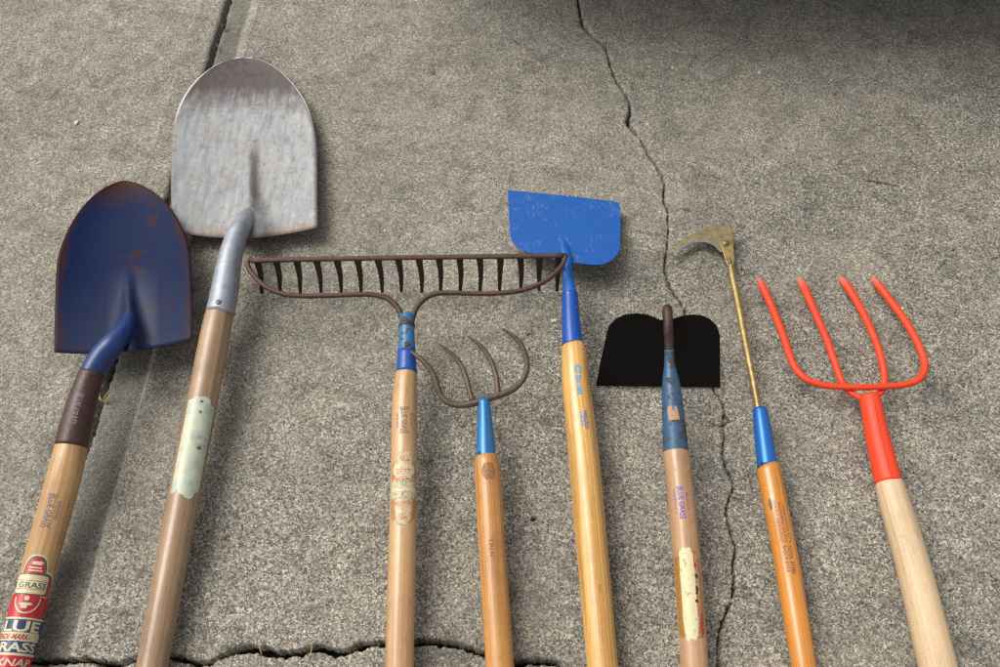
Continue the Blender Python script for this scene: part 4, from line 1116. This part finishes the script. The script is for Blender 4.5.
# ------------------------------------------------------------------ 8 red fork
def fork():
    t = thing('manure_fork', P(890, 480, 0), "four tined fork painted orange red with a pale new wooden handle", "fork")
    def redm(name, tipwear):
        m = M(name)
        v = m.co("Object"); n = m.noise(v, 90, 5, 0.6); n2 = m.noise(v, 420, 4, 0.7)
        c = m.mix(m.math('MULTIPLY', n.outputs[0], 0.25), (0.80, 0.062, 0.018), (0.5, 0.03, 0.012))
        c = m.mix(m.math('MULTIPLY', m.ramp(n2.outputs[0], [(0.62, 0.0), (0.70, 1.0)]), 0.35), c, (0.75, 0.30, 0.20))
        if tipwear:
            uv = m.n("ShaderNodeSeparateXYZ", i_Vector=m.co("UV"))
            e = m.math('ADD', uv.outputs[1], m.math('MULTIPLY', m.math('SUBTRACT', n2.outputs[0], 0.5), 0.02))
            c = m.mix(m.ramp(e, [(0.004, 0.6), (0.020, 0.0)]), c, (0.50, 0.26, 0.20))
        m.set(Base_Color=c, Roughness=0.44)
        m.b.inputs['Specular IOR Level'].default_value = 0.35
        m.bump(n.outputs[0], 0.15, 0.0006)
        return m.m
    rt, rb = redm("orange_red_paint_worn_tip", True), redm("orange_red_paint", False)
    A = [(757.5, 277.5, 0.008, 2.0), (761, 284, 0.010, 7.0), (771, 305, 0.015, 7.4), (783, 335, 0.022, 7.4), (790, 356, 0.027, 7.4), (796, 369, 0.029, 7.2), (806, 379, 0.031, 7.0), (822, 385, 0.032, 6.6), (843, 387, 0.032, 6.4), (868, 387.3, 0.032, 6.4)]
    D = [(871.5, 277, 0.008, 2.0), (876, 282, 0.010, 7.0), (889, 299, 0.016, 7.4), (905, 321, 0.023, 7.4), (918, 344, 0.028, 7.4), (924.2, 361, 0.030, 7.4), (924, 371, 0.031, 7.2), (918, 380, 0.032, 6.8), (905, 384.5, 0.032, 6.5), (885, 386.6, 0.032, 6.4), (866, 387.3, 0.032, 6.4)]
    B = [(797.5, 278.5, 0.008, 2.0), (802, 284, 0.010, 7.6), (813, 308, 0.016, 7.4), (826, 338, 0.023, 7.2), (834, 360, 0.027, 7.2), (842.5, 383, 0.027, 7.0), (849, 391.5, 0.0255, 6.6), (857, 396, 0.027, 6.4), (864, 400, 0.029, 6.4)]
    Cc = [(839, 277, 0.008, 2.0), (844, 282, 0.010, 7.6), (858, 304, 0.016, 7.4), (872, 332, 0.023, 7.2), (881, 358, 0.027, 7.2), (884.5, 380, 0.027, 7.0), (882, 391, 0.0255, 6.6), (876.5, 396, 0.027, 6.2), (873, 400, 0.029, 6.2)]
    for c in (A, B, Cc, D):
        Rod(c, step=2).mesh('tine', rt, t, seg=18)
    fer = Rod([(869.2, 396, 0.031, 19.0), (870.6, 402, 0.031, 20.4), (876, 430, 0.031, 22.6), (882, 456, 0.031, 24.6), (889, 483.5, 0.031, 26.6)])
    fo = fer.mesh('ferrule', rb, t); fer.face_camera()
    wrap(fer, 'seam', rect(404, 482, 3.8, 4.3), plain("seam_dark_red", (0.20, 0.02, 0.012)), fo, 0.0001)
    surf_disc(fer, 'rivet', 472.5, 4, 1.6, 0.0008, rb, fo)
    h = Rod([(888.8, 481, 0.031, 25.6), (890.2, 487, 0.031, 27.6), (895.5, 505, 0.0315, 30), (911.5, 560, 0.028, 33.0), (938, 667, 0.024, 36.8)], extend=0.9).face_camera()
    h.mesh('handle', wood("pale_new_handle", (0.61, 0.44, 0.26), (0.48, 0.32, 0.17), 8, 0.35, 260, 0.45, 0.18, (0.40, 0.30, 0.20), coat=0.1), t)
fork()

# ------------------------------------------------------------------ an unseen car added beyond the far edge, only to shade the top of the slab
def added_shade_car():
    t = thing('added_shade_car', Vector((0.70, 2.13, 0)), "dark unseen car shape added beyond the far edge to shade the slab", "car")
    cp = plain("black_car_paint", (0.02, 0.022, 0.025), 0.35)
    rub = plain("tyre_rubber", (0.02, 0.02, 0.02), 0.8)
    def shell(name, prof, x0, x1, mat):
        bm = bmesh.new()
        n = len(prof)
        V = []
        for k in range(9):
            x = x0 + (x1 - x0) * k / 8
            c = 0.10 * (abs(2 * k / 8 - 1) ** 3)
            V.append([bm.verts.new((x - 0.95, y + c - 2.2 - 0.205, z + 0.02)) for y, z in prof])
        for a, b in zip(V, V[1:]):
            for i in range(n):
                bm.faces.new((a[i], a[(i + 1) % n], b[(i + 1) % n], b[i]))
        bm.faces.new(V[0]); bm.faces.new(V[-1][::-1])
        bmesh.ops.recalc_face_normals(bm, faces=bm.faces)
        me = bpy.data.meshes.new(name); bm.to_mesh(me); bm.free(); me.materials.append(mat)
        o = link(bpy.data.objects.new(name, me), t)
        b = o.modifiers.new("bevel", 'BEVEL'); b.width = 0.03; b.segments = 3
    shell('body', [(1.48, 0.24), (1.46, 0.62), (1.60, 0.80), (2.0, 0.92), (5.2, 0.95), (5.3, 0.5), (5.2, 0.24)], 0.06, 1.84, cp)
    shell('bumper', [(1.40, 0.25), (1.38, 0.34), (1.39, 0.46), (1.50, 0.50), (1.50, 0.22)], 0.04, 1.86, plain("black_bumper", (0.03, 0.03, 0.03), 0.6))
    shell('cabin', [(2.5, 0.93), (2.9, 1.35), (4.5, 1.38), (5.0, 0.93)], 0.2, 1.7, plain("dark_glass", (0.02, 0.025, 0.03), 0.1))
    for x in (0.22, 1.68):
        for y in (2.15, 4.6):
            bm = bmesh.new()
            bmesh.ops.create_cone(bm, cap_ends=True, segments=36, radius1=0.31, radius2=0.31, depth=0.2)
            for v in bm.verts: v.co = Vector((v.co.z + x - 0.95, v.co.x + y - 2.2, v.co.y + 0.311))
            me = bpy.data.meshes.new('wheel'); bm.to_mesh(me); bm.free(); me.materials.append(rub)
            o = link(bpy.data.objects.new('wheel', me), t)
            b = o.modifiers.new("bevel", 'BEVEL'); b.width = 0.03; b.segments = 3; b.limit_method = 'ANGLE'
added_shade_car()

# ------------------------------------------------------------------ bits lying on the slab
def straw(name, pts, mat, label, cat, group=None):
    t = Rod(pts, step=2)
    o = t.mesh(name, mat, None, seg=6)
    tag(o, label, cat, group)
    return o
dry = plain("dry_grass_straw", (0.42, 0.36, 0.17), 0.8)
green = plain("green_grass_blade", (0.06, 0.10, 0.03), 0.7)
def sprig(px, py, name, label, cat, seed, n=6, size=12, mat=None):
    rnd = random.Random(seed)
    o0 = P(px, py, 0)
    t = thing(name, o0, label, cat)
    for k in range(n):
        a = -math.pi / 2 + rnd.uniform(-0.9, 0.9)
        L = size * rnd.uniform(0.5, 1.0)
        Rod([(px + rnd.uniform(-1, 1), py + rnd.uniform(-1, 1), 0.001, 0.9), (px + L * .5 * math.cos(a), py + L * .5 * math.sin(a), 0.004 + rnd.uniform(0, .003), 0.9), (px + L * math.cos(a + .2), py + L * math.sin(a + .2), 0.003, 0.4)], step=2).mesh('stem', mat or dry, t, seg=5)
sprig(103, 402, 'dry_grass', "dry grass tuft in the joint beside the brown shovel socket", "grass tuft", 3, 8, 18)
sprig(526, 334, 'dry_grass', "pale straw sprig on concrete between cultivator and blue hoe", "grass tuft", 5, 4, 16)
sprig(222, 28, 'grass_tuft', "small green tuft in the joint above the silver shovel", "grass tuft", 6, 7, 6, green)
sprig(218, 48, 'grass_tuft', "green tuft in the joint just above the silver shovel tip", "grass tuft", 8, 5, 5, green)
sprig(168, 200, 'grass_tuft', "green tuft in the joint between the two shovel blades", "grass tuft", 9, 6, 7, green)
straw('twig', [(262, 654, 0.0025, 1.1), (259, 645, 0.006, 1.1), (262, 637, 0.003, 0.8)], dry, "thin pale twig crossing the bottom crack right of the brown handle", "twig")
straw('twig', [(307, 660, 0.002, 1.1), (311, 652, 0.006, 1.1), (312, 644, 0.003, 0.8)], dry, "short pale twig across the bottom crack left of the rake handle", "twig")
straw('twig', [(866, 180, 0.0015, 1.2), (884, 183, 0.002, 1.0), (898, 186, 0.0015, 0.8)], plain("brown_twig", (0.16, 0.11, 0.06)), "thin brown twig on the concrete above the red fork", "twig")

def flake(name, px, py, r, mat, label, cat, seed, h=0.0022):
    rnd = random.Random(seed)
    c = P(px, py, 0.0)
    verts, faces = [], []
    rr = r * depth(c) / FPX
    k = 9; rings = [(0.75, -0.001), (1.0, 0.0003), (0.8, h * 0.7), (0.35, h)]
    rad = [rnd.uniform(0.65, 1.2) for _ in range(k)]; sx = rnd.uniform(0.9, 1.5)
    for q, hh in rings:
        for i in range(k):
            a = 2 * math.pi * i / k
            verts.append(c + Vector((math.cos(a) * rr * rad[i] * q * sx, math.sin(a) * rr * rad[i] * q, hh + rnd.uniform(0, h * .2) + 0.0004)))
    for j in range(3):
        for i in range(k):
            faces.append((j * k + i, j * k + (i + 1) % k, (j + 1) * k + (i + 1) % k, (j + 1) * k + i))
    faces.append(tuple(3 * k + i for i in range(k)))
    o = mesh_obj(name, verts, faces, mat, None, smooth=False, origin=c)
    fix_normals(o)
    tag(o, label, cat)
white = plain("white_stone", (0.62, 0.60, 0.56), 0.7)
brownl = plain("brown_leaf_scrap", (0.16, 0.085, 0.035), 0.8)
flake('pebble', 77, 123, 3.0, white, "white pebble left of the silver shovel blade near the top", "pebble", 1)
flake('pebble', 554, 321, 2.6, white, "pale pebble on concrete just left of the blue hoe ferrule", "pebble", 2)
flake('pebble', 759, 73, 2.2, white, "small white pebble on concrete at the upper right", "pebble", 3)
flake('leaf_scrap', 433, 73, 3.2, brownl, "tiny brown leaf scrap right of the silver shovel tip", "leaf", 4, 0.001)
flake('leaf_scrap', 686, 210, 2.6, brownl, "brown scrap on concrete above the sickle blade tip", "leaf", 5, 0.001)
flake('leaf_scrap', 834, 95, 3.0, brownl, "brown scrap high on the concrete above the red fork", "leaf", 6, 0.001)
flake('leaf_scrap', 744, 587, 3.2, brownl, "brown leaf scrap right of the long crack near the bottom", "leaf", 7, 0.001)
